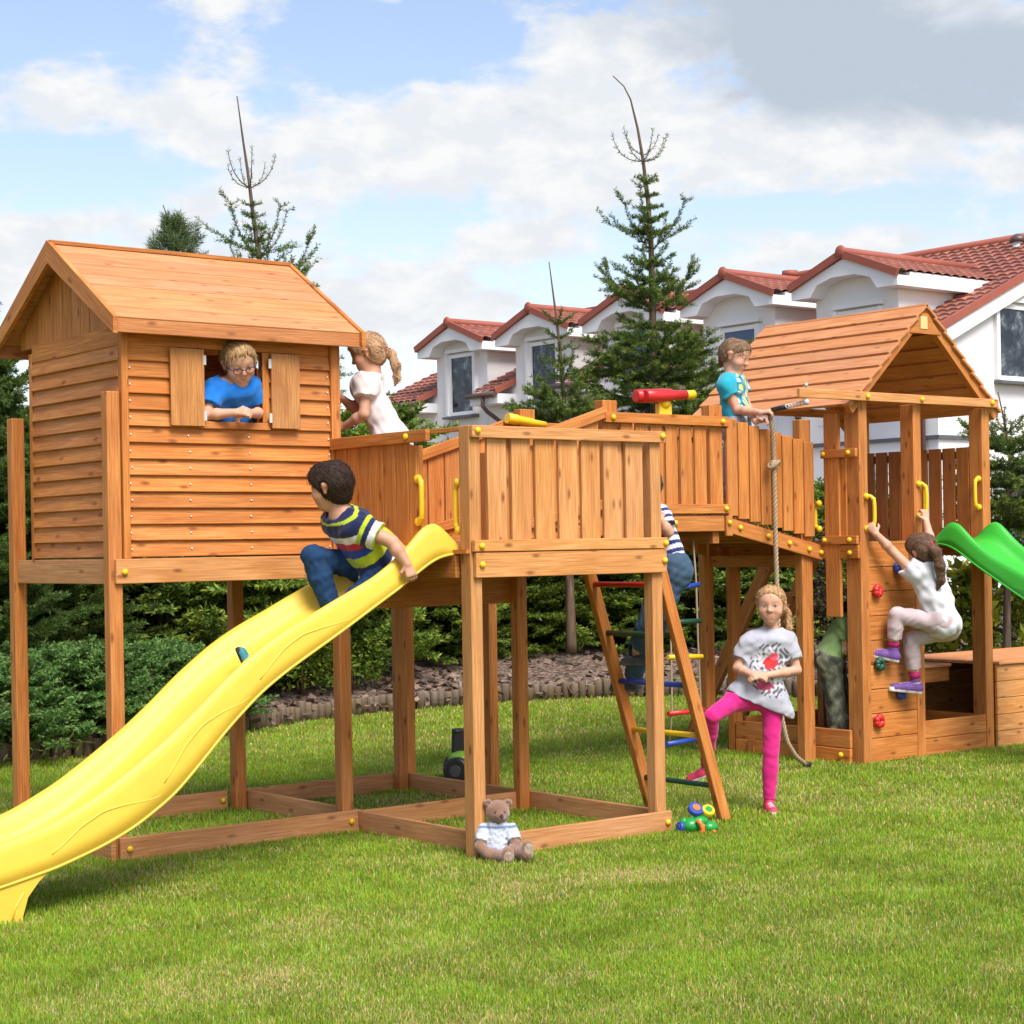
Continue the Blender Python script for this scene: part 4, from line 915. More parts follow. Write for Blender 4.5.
def teal(P):
    col = np.tile(np.array((.02, .33, .44)), (len(P), 1)); u = (P - c1) @ RIGHT; z = (P - c1)[:, 2]; f = (P - c1) @ FWD; m = (u > -.07); n = np.sin(u * 48 + 1 + np.sin(z * 40)) * np.sin(z * 42 + f * 50 + np.sin(u * 60))
    col[m & (n > .45)] = (.60, .62, .10); col[m & (n < -.5)] = (.62, .66, .68); col[m & (np.abs(n) < .1) & (z > -.02)] = (.015, .06, .16); return col
shirt(J, arms, legs, teal, p, w=1.08, sleeve=.42, pad=.015, rip=.004, seed=61, hem=J['pelvis'] + V(0, 0, -.05), hemdir=(0, 0, -1), sl_r=1.2)
trousers(J, legs, (.25, .26, .28), p, w=1.06, pad=.012, end=.95)
for l in legs: shoe(p, l[2], l[2] + view_dir(1, -.2, 0), (0, 0, 1), (.1, .1, .12), (.6, .6, .6))
hair(p, H, hs, (.20, .125, .07), .062, -.022, .006, 65, amp=.002, jag=.002)

# ---- girl climbing the tower wall
wp = lambda x, y, d: at(x, y, d)
D = 12.95; J = dict(neck=wp(925, 566, D - .02), pelvis=wp(949, 622, D - .02))
arms = [[wp(913, 572, D - .05), wp(892, 551, D - .04), wp(876, 534, 12.86)], [wp(937, 566, D + .08), wp(931, 544, D + .16), wp(926, 521, 13.16)]]
legs = [[wp(944, 624, D - .06), wp(897, 615, D - .02), wp(893, 648, 12.97)], [wp(947, 628, D + .06), wp(911, 640, D + .08), wp(915, 680, 13.06)]]
H = head_frame(wp(921, 551, D - .02), view_dir(-.60, .78, -.15), view_dir(-.1, -.25, .96)); hs = 1.03
p = mark_person(skin_body(J, H, hs, FAIR, arms, legs, (.15, .09, .05), 0, w=1.12, hands=[(arms[0][2], view_dir(-.5, .3, .8), view_dir(-.5, -.8, .2), .7, 1.05, .1, 1), (arms[1][2], view_dir(-.05, .2, .95), view_dir(.4, -.8, .2), .8, 1.05, .1, -1)]),
    'girl in white tee and pale leggings climbing the tower wall by its yellow handles')
shirt(J, arms, legs, (.60, .61, .66), p, w=1.1, sleeve=.30, pad=.022, rip=.005, seed=71, flare=.0, hem=wp(949, 634, D), hemdir=view_dir(.42, 0, -.9), sl_r=1.1)
trousers(J, legs, (.50, .40, .42), p, w=1.1, pad=.011, end=.72, rip=.0025, seed=72, name='leggings', waist=J['pelvis'] + UP * .05, waistdir=view_dir(.28, 0, .96))
shoe(p, legs[0][2] + UP * .0, wp(872, 655, 12.99), view_dir(.22, 0, .97), (.13, .06, .24), (.70, .68, .62), 1.15); shoe(p, legs[1][2], wp(893, 688, 13.04), view_dir(.12, 0, .99), (.13, .06, .24), (.70, .68, .62), 1.15)
for l in legs:
    b = MB(1, 0); b.tube([l[2] + (l[1] - l[2]) * .05, l[2] + (l[1] - l[2]) * .22], .039, 12); b.build('sock', plain('pink_sock', (.45, .03, .14, 1), .8, .2), p)
tl = [wp(929, 545, D - .12), wp(936, 552, D - .15), wp(940, 566, D - .14), wp(941, 580, D - .12), wp(937, 590, D - .11)]
hair(p, H, hs, (.13, .075, .045), .05, -.085, .014, 75, tl, .03, .003, tie=plain('dark_pink_elastic', (.25, .02, .06, 1), .6))

# ---- boy climbing the rung ladder
D = 10.42; J = dict(neck=at(652, 508, D + .1), pelvis=at(675, 569, D + .02))
arms = [[at(662, 520, D - .04), at(668, 532, D - .12), at(660, 520, D - .16)], [at(645, 518, D + .2), at(640, 530, D + .22), at(628, 515, D + .16)]]
legs = [[at(676, 572, D - .03), at(662, 612, D - .04), at(645, 652, D + .14)], [at(668, 572, D + .12), at(645, 630, D + .1), at(633, 678, D + .3)]]
H = head_frame(at(642, 487, D + .12), view_dir(-.8, .6, .1), UP)
p = mark_person(skin_body(J, H, .98, FAIR, arms, legs, (.15, .1, .06), 0, w=1.05, hands=[(arms[0][2], view_dir(-.3, .3, .9), view_dir(.3, -.9, 0), .9, .95, .1, 1), (arms[1][2], view_dir(-.7, .2, .5), view_dir(0, .2, .9), .9, .95, .1, -1)]),
    'child in navy striped tee and denim climbing the ladder behind the platform corner')
ax2 = J['neck']; ad2 = unit(J['pelvis'] - J['neck'])
shirt(J, arms, legs, lambda P: np.where(((((P - ax2) @ ad2) / .047) % 1 < .5)[:, None], np.array((.02, .03, .14)), np.array((.70, .70, .72))), p, w=1.05, sleeve=.6, pad=.016, rip=.003, seed=81, hem=J['pelvis'] - ad2 * .02)
trousers(J, legs, (.055, .095, .15), p, w=1.05, pad=.016, end=.97, rip=.0035, seed=82, mat=DENIM, cuff=1.3, name='jeans')
for l, t in zip(legs, ((620, 658, D + .2), (608, 688, D + .38))): shoe(p, l[2], at(*t), (0, 0, 1), (.05, .055, .065), (.10, .10, .10), .95)
hair(p, H, .98, (.08, .05, .03), .05, -.06, .012, 85)

# ---- child bending over in the sandbox
D = 13.22; J = dict(neck=at(847, 611, D + .02), pelvis=at(829, 656, D))
arms = [[at(846, 624, D - .12), at(846, 650, D - .12), at(862, 660, D - .05)], [at(848, 618, D + .15), at(852, 648, D + .12), at(866, 660, D + .1)]]
legs = [[at(829, 658, D - .07), at(835, 702, D - .07), at(843, 752, D - .05)], [at(831, 656, D + .09), at(842, 702, D + .1), at(850, 748, D + .12)]]
for l in legs: l[2][2] = .075
H = head_frame(at(862, 606, D), view_dir(.75, .1, -.65), view_dir(.6, 0, .75))
p = mark_person(skin_body(J, H, 1.0, FAIR, arms, legs, (.1, .06, .04), 0, w=1.2, hands=[(arms[0][2], view_dir(.9, 0, -.2), view_dir(0, -.3, .9), .5, 1, .1, -1), (arms[1][2], view_dir(.9, 0, -.2), view_dir(0, .3, .9), .5, 1, .1, 1)]),
    'dark-haired child in a green tee bending over in the sandbox behind the tower post')
shirt(J, arms, legs, (.13, .21, .075), p, w=1.2, sleeve=.6, pad=.018, rip=.004, seed=91, hem=J['pelvis'] + unit(J['pelvis'] - J['neck']) * .015)
def camo(P):
    n = np.sin(P[:, 0] * 41 + np.sin(P[:, 2] * 37)) + np.sin(P[:, 2] * 53 + np.sin(P[:, 1] * 47) * 2) + np.sin(P[:, 1] * 61 + P[:, 0] * 23); c = np.tile(np.array((.10, .11, .08)), (len(P), 1)); c[n > .7] = (.16, .17, .125); c[n < -.9] = (.05, .055, .042); return c
trousers(J, legs, camo, p, w=1.2, pad=.016, end=.95, rip=.006, seed=92, cuff=1.6, waist=J['pelvis'])
for l in legs: shoe(p, l[2], l[2] + view_dir(1, 0, 0), (0, 0, 1), (.08, .08, .09), (.4, .4, .4), 1.1)
hair(p, H, 1.0, (.02, .013, .01), .05, -.09, .016, 95, [at(856, 602, D - .05), at(846, 606, D - .1), at(838, 612, D - .1), at(834, 618, D - .1)], .024)

# ================================================================= small toys on the lawn
D = 9.32
base = on_z(497, 859); bd = np.dot(base - EYE, FWD)
tb = lambda x, y, o=0: at(x, y, bd + o)
F = Field(*fbox([tb(497, 858), tb(500, 800), tb(478, 850), tb(530, 858, -.12)], .08), cell=.0042)
F.cone(tb(496, 846), tb(497, 826), .062, .046, .02); hc = tb(498, 812.5, -.01)
F.cone(hc, hc + V(0, 0, .006), .058, .056, .012); sn = hc + view_dir(.22, -.9, -.22) * .056; F.cone(hc + view_dir(.1, -.5, -.1) * .03, sn, .036, .024, .015)
for x in (-1, 1): e = hc + RIGHT * x * .049 + UP * .046 + FWD * .01; F.cone(e, e + RIGHT * x * .004, .021, .019, .008); F.cone(e - FWD * .022, e - FWD * .022, .011, .011, .006, True)
F.cone(tb(484, 830), tb(480, 847, -.05), .03, .026, .012); F.cone(tb(480, 847, -.05), tb(489, 855, -.10), .026, .025, .012)
F.cone(tb(511, 830), tb(516, 846, -.05), .03, .025, .012); F.cone(tb(516, 846, -.05), tb(512, 853, -.1), .025, .024, .012)
F.cone(tb(487, 855, -.03), tb(507, 857.5, -.16), .034, .032, .015); F.cone(tb(507, 857.5, -.16), tb(508, 853, -.17), .032, .028, .012)
F.cone(tb(505, 853, -.03), tb(526, 853.5, -.14), .034, .032, .015); F.cone(tb(526, 853.5, -.14), tb(528, 845, -.15), .032, .026, .012)
F.cut(V(0, 0, .004), V(0, 0, -1)); F.ripple(.0015, .012, 3)
def bear(P):
    c = np.tile(np.array((.24, .13, .085)), (len(P), 1)); q = P - hc
    for x in (-1, 1):
        e = hc + view_dir(.22, -.9, .12) * .056 + RIGHT * x * .022; c[np.linalg.norm(P - e, axis=1) < .0085] = (.01, .01, .01)
    c[np.linalg.norm(P - (sn + view_dir(.2, -.8, .1) * .022), axis=1) < .012] = (.05, .03, .03)
    for f_ in (tb(509, 857, -.20), tb(529, 849, -.18)): c[np.linalg.norm(P - f_, axis=1) < .026] = (.42, .31, .24)
    return c
ted = emit(F, 'teddy_bear', FUR, bear); ted['label'] = 'brown teddy bear in pale blue sweater sitting against the platform post'; ted['category'] = 'teddy bear'
F = Field(*fbox([tb(497, 850), tb(500, 815), tb(478, 850), tb(520, 850, -.05)], .08), cell=.0042)
F.cone(tb(496, 846), tb(497, 828), .069, .054, .02); F.cut(tb(496, 853.5), -UP); F.cone(tb(498, 825), tb(498, 824), .046, .044, .006)
for q in ((484, 830, 480, 846), (511, 830, 515.5, 844)):
    S = Field(F.lo, F.lo + (F.n - 1.5) * F.c, F.c); a, b2 = tb(q[0], q[1]), tb(q[2], q[3], -.045); S.cone(a, b2, .036, .036, .01); S.cut(a + (b2 - a) * .75, b2 - a); F.union(S, .015)
F.ripple(.002, .03, 4)
def knit(P): v = np.sin(P[:, 2] * 480) * .5; c = np.array((.50, .54, .62)) * (1 + .10 * v)[:, None]; k = np.abs(P[:, 2] - tb(498, 826)[2]) < .006; c[k] = (.16, .24, .36); return c
emit(F, 'sweater', KNIT, knit, ted)

gp = on_z(697, 833); gd = np.dot(gp - EYE, FWD); tq = lambda x, y, o=0: at(x, y, gd + o)
TO = thing('toy_turtle', 'green plastic toy with blue and yellow discs lying on the grass by the ladder', 'toy', tuple(gp))
b = MB(1, .02); b.lump(tq(692, 825), (.062, .05, .042), 16, 10); b.lump(tq(710, 827, .02), (.048, .04, .033), 14, 9); b.lump(tq(700, 821, .01), (.05, .04, .03), 14, 9); b.lump(tq(684, 822), (.025, .025, .025), 10, 8); body = b.build('body', GREEN, TO)
def disc(c, n, r, m1, m2):
    n = unit(n); e = unit(np.cross(n, V(.2, .3, .9))); f2 = np.cross(n, e); b = MB(1, .01); b.tube([c - n * .016, c - n * .012, c + n * .012, c + n * .016], [r * .9, r, r, r * .9], 20); o = b.build('wheel', m1, TO)
    b = MB(1, .01); b.tube([c + n * .0162, c + n * .0205], [r * .55, r * .5], 16); b.build('hub', m2, o)
disc(tq(695.5, 809.5, .02), view_dir(.25, -.6, .75), .042, BLUE, ORANGE); disc(tq(708, 811, .03), view_dir(.25, -.6, .75), .036, YELLOW, GREEN); disc(tq(681, 827, -.02), view_dir(-.8, -.5, .1), .028, BLUE, BLUE)
b = MB(1, .02); b.tube([tq(697, 820, -.05), tq(701, 824, -.06), tq(703, 829, -.06), tq(701, 834, -.06), tq(698, 838, -.05)], .012, 8)
for x, y in ((703, 826), (703, 831), (700, 836), (714, 832), (688, 836)): b.lump(tq(x, y, -.055), .013, 8, 6)
b.build('feet', ORANGE, TO)

mp = on_z(466, 782); md = np.dot(mp - EYE, FWD); tm = lambda x, y, o=0: at(x, y, md + o)
RT = thing('ride_on_tractor', 'green and black ride-on toy tractor on the lawn behind the platform posts', 'toy tractor', tuple(mp))
def wheel3(c, r, w):
    b = MB(1, .03); n = unit(FWD * .9 + RIGHT * .35); b.tube([c - n * w / 2, c - n * w * .45, c + n * w * .45, c + n * w / 2], [r * .8, r, r, r * .8], 20)
    o = b.build('wheel', BLACK, RT); h = MB(1, .02); h.tube([c - n * (w / 2 + .004), c + n * (w / 2 + .004)], r * .45, 14); h.build('rim', plain('grey_rim', (.06, .06, .065, 1), .4), o)
for x, r, o in ((457, .088, -.10), (457, .088, .16), (480, .075, -.1), (478, .075, .16)): c = tm(x, 770, o); c[2] = r; wheel3(c, r, .06)
b = MB(1, .03); b.lump(tm(461, 759), (.085, .10, .06), 14, 9); b.lump(tm(472, 762), (.12, .09, .075), 14, 9); b.build('body', plain('toy_green', (.16, .34, .03, 1), .35), RT)
b = MB(1, .03); p0 = tm(459, 742); b.poly([p0 + RIGHT * -.045 + UP * .09, p0 + RIGHT * .05 + UP * .09, p0 + RIGHT * .06 - UP * .1, p0 - RIGHT * .05 - UP * .1], RIGHT * .2 - FWD, .05); b.lump(tm(458, 731), (.05, .03, .02), 10, 6); b.lump(tm(461, 768), (.13, .10, .03), 12, 6); b.build('seat', BLACK, RT, .012)
b = MB(1, .03); c = tm(478, 745); b.tube([c + (RIGHT * math.cos(t) * .5 + FWD * math.sin(t) + UP * math.cos(t) * .6) * .055 for t in np.linspace(0, 6.29, 16)], .009, 6); b.tube([c, tm(474, 760)], .009, 6); b.build('steering_wheel', BLACK, RT)
# ================================================================= lawn, planting bed, plants
def vnoise(x, y, sc, seed):
    rg = np.random.default_rng(seed); G = rg.random((256, 256)); x = x * sc + 500.3; y = y * sc + 500.7; i = np.floor(x).astype(int); j = np.floor(y).astype(int); u = x - i; v = y - j; u = u * u * (3 - 2 * u); v = v * v * (3 - 2 * v)
    g = lambda a, b: G[a % 256, b % 256]
    return (g(i, j) * (1 - u) + g(i + 1, j) * u) * (1 - v) + (g(i, j + 1) * (1 - u) + g(i + 1, j + 1) * u) * v
# ground colour: soil and thatch under the blades
t = NT('lawn_soil'); g_ = t.a('ShaderNodeNewGeometry'); n1 = t.a('ShaderNodeTexNoise', i_Scale=1.3, i_Detail=6.0); t.l(g_.outputs['Position'], n1.inputs['Vector'])
n2 = t.a('ShaderNodeTexNoise', i_Scale=38.0, i_Detail=4.0); t.l(g_.outputs['Position'], n2.inputs['Vector'])
cc = t.mix(t.ramp(n1.outputs[0], [(.35, 0.0), (.7, 1.0)]), (.17, .20, .03, 1), (.25, .24, .06, 1)); cc = t.mix(t.ramp(n2.outputs[0], [(.35, 0.0), (.7, .7)]), cc, (.09, .10, .02, 1))
t.l(cc, t.b.inputs['Base Color']); t.b.inputs['Roughness'].default_value = .95; t.b.inputs['Specular IOR Level'].default_value = .1; t.bump(n2.outputs[0], .6, .03)
b = MB(); b.v = [V(-260, -200, 0), V(420, -200, 0), V(420, 420, 0), V(-260, 420, 0)]; b.f = [(0, 1, 2, 3)]; b.uv = [(0, 0), (1, 0), (1, 1), (0, 1)]; b.c = [(1, 1, 1, 1)] * 4; b.m = [0]; b.sm = [False]
lawn = b.build('lawn', t.m); lawn['kind'] = 'structure'

# edge of the planting bed (pixels of the stake bottoms)
EDGE_PX = [(-420, 778), (-200, 770), (0, 764), (100, 755), (170, 745), (240, 733), (300, 722), (380, 712), (480, 704), (560, 699), (620, 697), (700, 696), (780, 697), (860, 700), (900, 703)]
EDGE = [on_z(*q) for q in EDGE_PX]
# to the right the bed comes forward past the tower
EDGE += [V(9.75, 2.3, 0), V(10.1, 1.5, 0), V(10.9, .8, 0), V(12.4, .3, 0), V(15, 0, 0), V(20, -.3, 0)]
def resample(P, step):
    P = np.array(P); s = np.r_[0, np.cumsum(np.linalg.norm(np.diff(P, axis=0), axis=1))]; n = int(s[-1] / step); q = np.linspace(0, s[-1], n + 1)
    return np.stack([np.interp(q, s, P[:, k]) for k in range(3)], 1)
ED = resample(EDGE, .25)
for _ in range(4): ED[1:-1] = (ED[:-2] + 2 * ED[1:-1] + ED[2:]) / 4
tg = np.gradient(ED, axis=0); tg /= np.linalg.norm(tg, axis=1)[:, None]; nrm_e = np.stack([-tg[:, 1], tg[:, 0], np.zeros(len(ED))], 1)
def in_bed(x, y):
    """signed distance behind the edge (positive inside the bed)"""
    P = np.stack([x, y], -1); out = np.full(len(P), -9.0)
    for s in range(0, len(P), 20000):
        D2 = ((P[s:s + 20000, None, :] - ED[None, :, :2]) ** 2).sum(-1); i = D2.argmin(1); out[s:s + 20000] = ((P[s:s + 20000] - ED[i, :2]) * nrm_e[i, :2]).sum(1)
    return out
# mulch: a bank rising from the stakes
rows = [0, .15, .4, .8, 1.3, 2, 3, 5, 9, 16, 40]; hz_ = [.05, .09, .14, .20, .28, .38, .45, .5, .5, .5, .4]
t = NT('bark_mulch'); g_ = t.a('ShaderNodeNewGeometry'); v1 = t.a('ShaderNodeTexVoronoi', i_Scale=26.0); t.l(g_.outputs['Position'], v1.inputs['Vector'])
sc_ = t.a('ShaderNodeSeparateColor'); t.l(v1.outputs['Color'], sc_.inputs[0]); c = t.ramp(sc_.outputs[0], [(0, (.06, .035, .022, 1)), (.5, (.15, .095, .065, 1)), (1, (.27, .21, .17, 1))]); t.l(c, t.b.inputs['Base Color']); t.b.inputs['Roughness'].default_value = .9; t.bump(v1.outputs['Distance'], .9, .04)
vs = []; 
for d, z in zip(rows, hz_):
    for i in range(len(ED)): p = ED[i] + nrm_e[i] * d; vs.append((p[0], p[1], z + (.03 * math.sin(p[0] * 2.1) * math.sin(p[1] * 1.7) if d > .1 else 0)))
m = len(ED); fs = [(r * m + i, r * m + i + 1, (r + 1) * m + i + 1, (r + 1) * m + i) for r in range(len(rows) - 1) for i in range(m - 1)]
bed = np_mesh('mulch_bed', vs, fs, t.m, None); bed['kind'] = 'structure'
def bed_z(d): return float(np.interp(d, rows, hz_))
# bark chips
n = 9000; i = NR.integers(0, int(m * .9), n); d = NR.random(n) ** 1.3 * 3.2 + .06; p = ED[i] + nrm_e[i] * d[:, None] + NR.normal(0, .12, (n, 3)) * V(1, 1, 0); p[:, 2] = np.interp(d, rows, hz_) + .012
a = NR.random(n) * 6.28; L = NR.uniform(.018, .05, n); W = NR.uniform(.01, .024, n); e = np.stack([np.cos(a) * L, np.sin(a) * L, NR.normal(0, .012, n)], 1); f2 = np.stack([-np.sin(a) * W, np.cos(a) * W, NR.normal(0, .012, n)], 1)
vs = np.concatenate([p - e - f2, p + e - f2, p + e + f2, p - e + f2]); k = np.arange(n); fs = np.stack([k, k + n, k + 2 * n, k + 3 * n], 1)
tone = NR.uniform(.5, 1.5, n)[:, None] * np.array((.17, .115, .085)) + NR.random(n)[:, None] * .05; ch = np_mesh('bark_chips', vs, fs, leafy('bark_chip', .9, 0, .1), np.tile(tone, (4, 1)), None, False); ch['kind'] = 'stuff'
# stakes
st = resample(EDGE[1:15], .085); pm = None
for i, q in enumerate(st):
    if pm is None:
        protos = []
        for k in range(3):
            b = MB(1, .1); r = .043; h = (.155, .17, .145)[k]; b.tube([(0, 0, -.03), (0, 0, h - .008), (0, 0, h)], [r, r, r * .9], 12); o = b.build('edging_stake', LOGW); protos.append(o)
        pm = True
    o = protos[i] if i < 3 else protos[R.randrange(3)].copy()
    if i >= 3: C.objects.link(o)
    o.location = (q[0] + R.uniform(-.008, .008), q[1] + R.uniform(-.008, .008), R.uniform(-.015, .012)); o.rotation_euler = (R.uniform(-.04, .04), R.uniform(-.04, .04), R.uniform(0, 6)); o.scale = (1, 1, R.uniform(.92, 1.12))
    tag(o, 'short round log stake edging the mulch bed behind the lawn', 'edging stake', 'log stakes edging the planting bed')

# grass blades
def blades(n, dens_fn, xr, yr, h0, w0, seed):
    rg = np.random.default_rng(seed); return rg
def scatter_depth(d0, d1, n, rg, spread=1.25):
    d = np.sqrt(rg.random(n) * (d1 * d1 - d0 * d0) + d0 * d0); x = (rg.random(n) * 2 - 1) * .30 * spread * d
    return EYE[None, :] * V(1, 1, 0) + FWD * d[:, None] + RIGHT * x[:, None]
rg = np.random.default_rng(5); P = []; HH = []; WW = []
for d0, d1, n, h, w in ((5.4, 7.6, 230000, .026, .0030), (7.6, 10, 220000, .026, .0038), (10, 14, 200000, .028, .0055), (14, 21, 120000, .032, .009)):
    q = scatter_depth(d0, d1, n, rg); P.append(q); HH.append(np.full(n, h)); WW.append(np.full(n, w))
P = np.concatenate(P); HH = np.concatenate(HH); WW = np.concatenate(WW)
dens = vnoise(P[:, 0], P[:, 1], 5.0, 1) * .6 + vnoise(P[:, 0], P[:, 1], 17.0, 2) * .4
keep = (in_bed(P[:, 0], P[:, 1]) < -.03) & (rg.random(len(P)) < .35 + 1.1 * dens)
for q in ((.0, 1.43, -.03, .0), (0, 2.65, 1.235, 1.265), (-.05, -.02, 0, 1.2), (1.43, 1.465, -1.2, 1.2), (1.4, 2.64, -1.265, -1.234), (2.62, 2.65, -1.2, 1.2), (1.46, 2.6, -.03, 0), (5.6, 7.1, 0, 1.25), (7.1, 8.9, -.03, .98)):
    keep &= ~((P[:, 0] > q[0]) & (P[:, 0] < q[1]) & (P[:, 1] > q[2]) & (P[:, 1] < q[3]))
P, HH, WW = P[keep], HH[keep], WW[keep]; n = len(P)
# dry patches where feet have worn the turf
spots = [(on_z(640, 876), .42, .11, 1.0), (on_z(580, 884), .25, .07, .8), (on_z(860, 930), .5, .2, .35), (on_z(420, 960), .55, .22, .35), (on_z(300, 990), .5, .2, .3), (on_z(880, 790), .45, .15, .3), (on_z(760, 1000), .6, .2, .3)]
dry = np.clip((vnoise(P[:, 0], P[:, 1], 1.7, 3) - .55) * 2.2, 0, 1) * .55 + np.clip((vnoise(P[:, 0], P[:, 1], 6.5, 4) - .6) * 2.5, 0, 1) * .5
for c, a, bb, wgt in spots:
    u = (P - c) @ RIGHT; v = (P - c) @ FWD; dry = np.maximum(dry, wgt * np.clip(1.3 - np.hypot(u / a, v / bb / 2.2), 0, 1))
HH = HH * rg.uniform(.45, 1.35, n) * (1 - .35 * dry); a = rg.random(n) * 6.283; lean = np.abs(rg.normal(0, .55, n)); la = rg.random(n) * 6.283
side = np.stack([np.cos(a), np.sin(a), np.zeros(n)], 1) * (WW * rg.uniform(.7, 1.3, n))[:, None] * .5
mid = P + np.stack([np.cos(la) * lean * HH * .35, np.sin(la) * lean * HH * .35, HH * .62], 1); tip = P + np.stack([np.cos(la) * lean * HH, np.sin(la) * lean * HH, HH * np.clip(1.05 - lean * .35, .3, 1)], 1)
isdry = rg.random(n) < .04 + .62 * dry
gcol = np.stack([rg.uniform(.17, .34, n), rg.uniform(.30, .45, n), rg.uniform(.018, .05, n)], 1) * (0.70 + .28 * vnoise(P[:, 0], P[:, 1], 2.6, 8) + .40 * vnoise(P[:, 0], P[:, 1], 6.5, 18))[:, None]
gcol = np.where(isdry[:, None], np.stack([rg.uniform(.50, .75, n), rg.uniform(.43, .62, n), rg.uniform(.16, .28, n)], 1), gcol)
vs = np.concatenate([P - side, P + side, mid + side * .8, mid - side * .8, tip]); k = np.arange(n)
quad = np.stack([k, k + n, k + 2 * n, k + 3 * n], 1); tri = np.stack([k + 3 * n, k + 2 * n, k + 4 * n, k + 4 * n], 1)
# one mesh of quads and tips
me = bpy.data.meshes.new('grass'); me.vertices.add(len(vs)); me.vertices.foreach_set('co', vs.astype('f').ravel()); nl_ = n * 7; me.loops.add(nl_)
me.loops.foreach_set('vertex_index', np.concatenate([quad.ravel(), tri[:, :3].ravel()]).astype('i')); me.polygons.add(2 * n); me.polygons.foreach_set('loop_start', np.concatenate([np.arange(n) * 4, n * 4 + np.arange(n) * 3]).astype('i'))
GRASSM = leafy('grass_blade', .6, .35, .2); me.materials.append(GRASSM); me.update(calc_edges=True); ca = me.color_attributes.new('tint', 'FLOAT_COLOR', 'POINT'); ca.data.foreach_set('color', np.concatenate([np.tile(gcol, (5, 1)), np.ones((5 * n, 1))], 1).astype('f').ravel())
grass = bpy.data.objects.new('grass', me); C.objects.link(grass); grass['kind'] = 'stuff'

# ---------------------------------------------------------------- foliage
LEAF = leafy('leaf', .5, .28, .3); NEEDLE = leafy('needle', .5, .40, .25); BARK = wood('spruce_bark', (.17, .115, .075, 1), (.08, .05, .035, 1), .2, 20)
def quads_mesh(name, base, d, w, n, col, mat, parent):
    """leaf-sized kites: base points, direction*length, half-width vectors"""
    base = np.asarray(base); k = np.arange(len(base)); N = len(base)
    vs = np.concatenate([base, base + d * .45 + w, base + d, base + d * .45 - w]); fs = np.stack([k, k + N, k + 2 * N, k + 3 * N], 1)
    return np_mesh(name, vs, fs, mat, np.tile(col, (4, 1)), parent, False)
class Spray:
    def __init__(s): s.b = []; s.d = []; s.w = []; s.c = []
    def add(s, b, d, w, c): s.b.append(b); s.d.append(d); s.w.append(w); s.c.append(c)
    def needles(s, p0, p1, dens, ln, wd, col, rg, flat=.0, tip=None, fwd=.55):
        """needles round a twig from p0 to p1"""
        L = np.linalg.norm(p1 - p0); n = max(3, int(L * dens)); t = rg.random(n); ax = (p1 - p0) / (L + 1e-9); r = rg.normal(size=(n, 3)); r -= (r @ ax)[:, None] * ax; r[:, 2] *= (1 - flat); r /= np.linalg.norm(r, axis=1)[:, None] + 1e-9
        d = (r * (1 - fwd * .55) + ax * fwd); d /= np.linalg.norm(d, axis=1)[:, None]; d = d * (ln * rg.uniform(.7, 1.2, n))[:, None]
        w = np.cross(d, rg.normal(size=(n, 3))); w = w / (np.linalg.norm(w, axis=1)[:, None] + 1e-9) * wd
        c = np.array(col)[None, :] * rg.uniform(.65, 1.35, n)[:, None]
        if tip is not None: f = np.clip((t - .55) / .45, 0, 1)[:, None] * .8; c = c * (1 - f) + np.array(tip) * f * rg.uniform(.8, 1.2, n)[:, None]
        s.add(p0 + (p1 - p0) * t[:, None], d, w, c)
    def build(s, name, mat, parent):
        return quads_mesh(name, np.concatenate(s.b), np.concatenate(s.d), np.concatenate(s.w), 0, np.concatenate(s.c), mat, parent)
def curve_pts(p, d, L, up, n=6):
    pts = [p]; d = unit(d)
    for i in range(n): d = unit(d + V(0, 0, up * (i + 1) / n)); pts.append(pts[-1] + d * L / n)
    return pts
DG = (.035, .08, .022); MG = (.10, .165, .035); YG = (.24, .30, .06); BG = (.035, .08, .045)
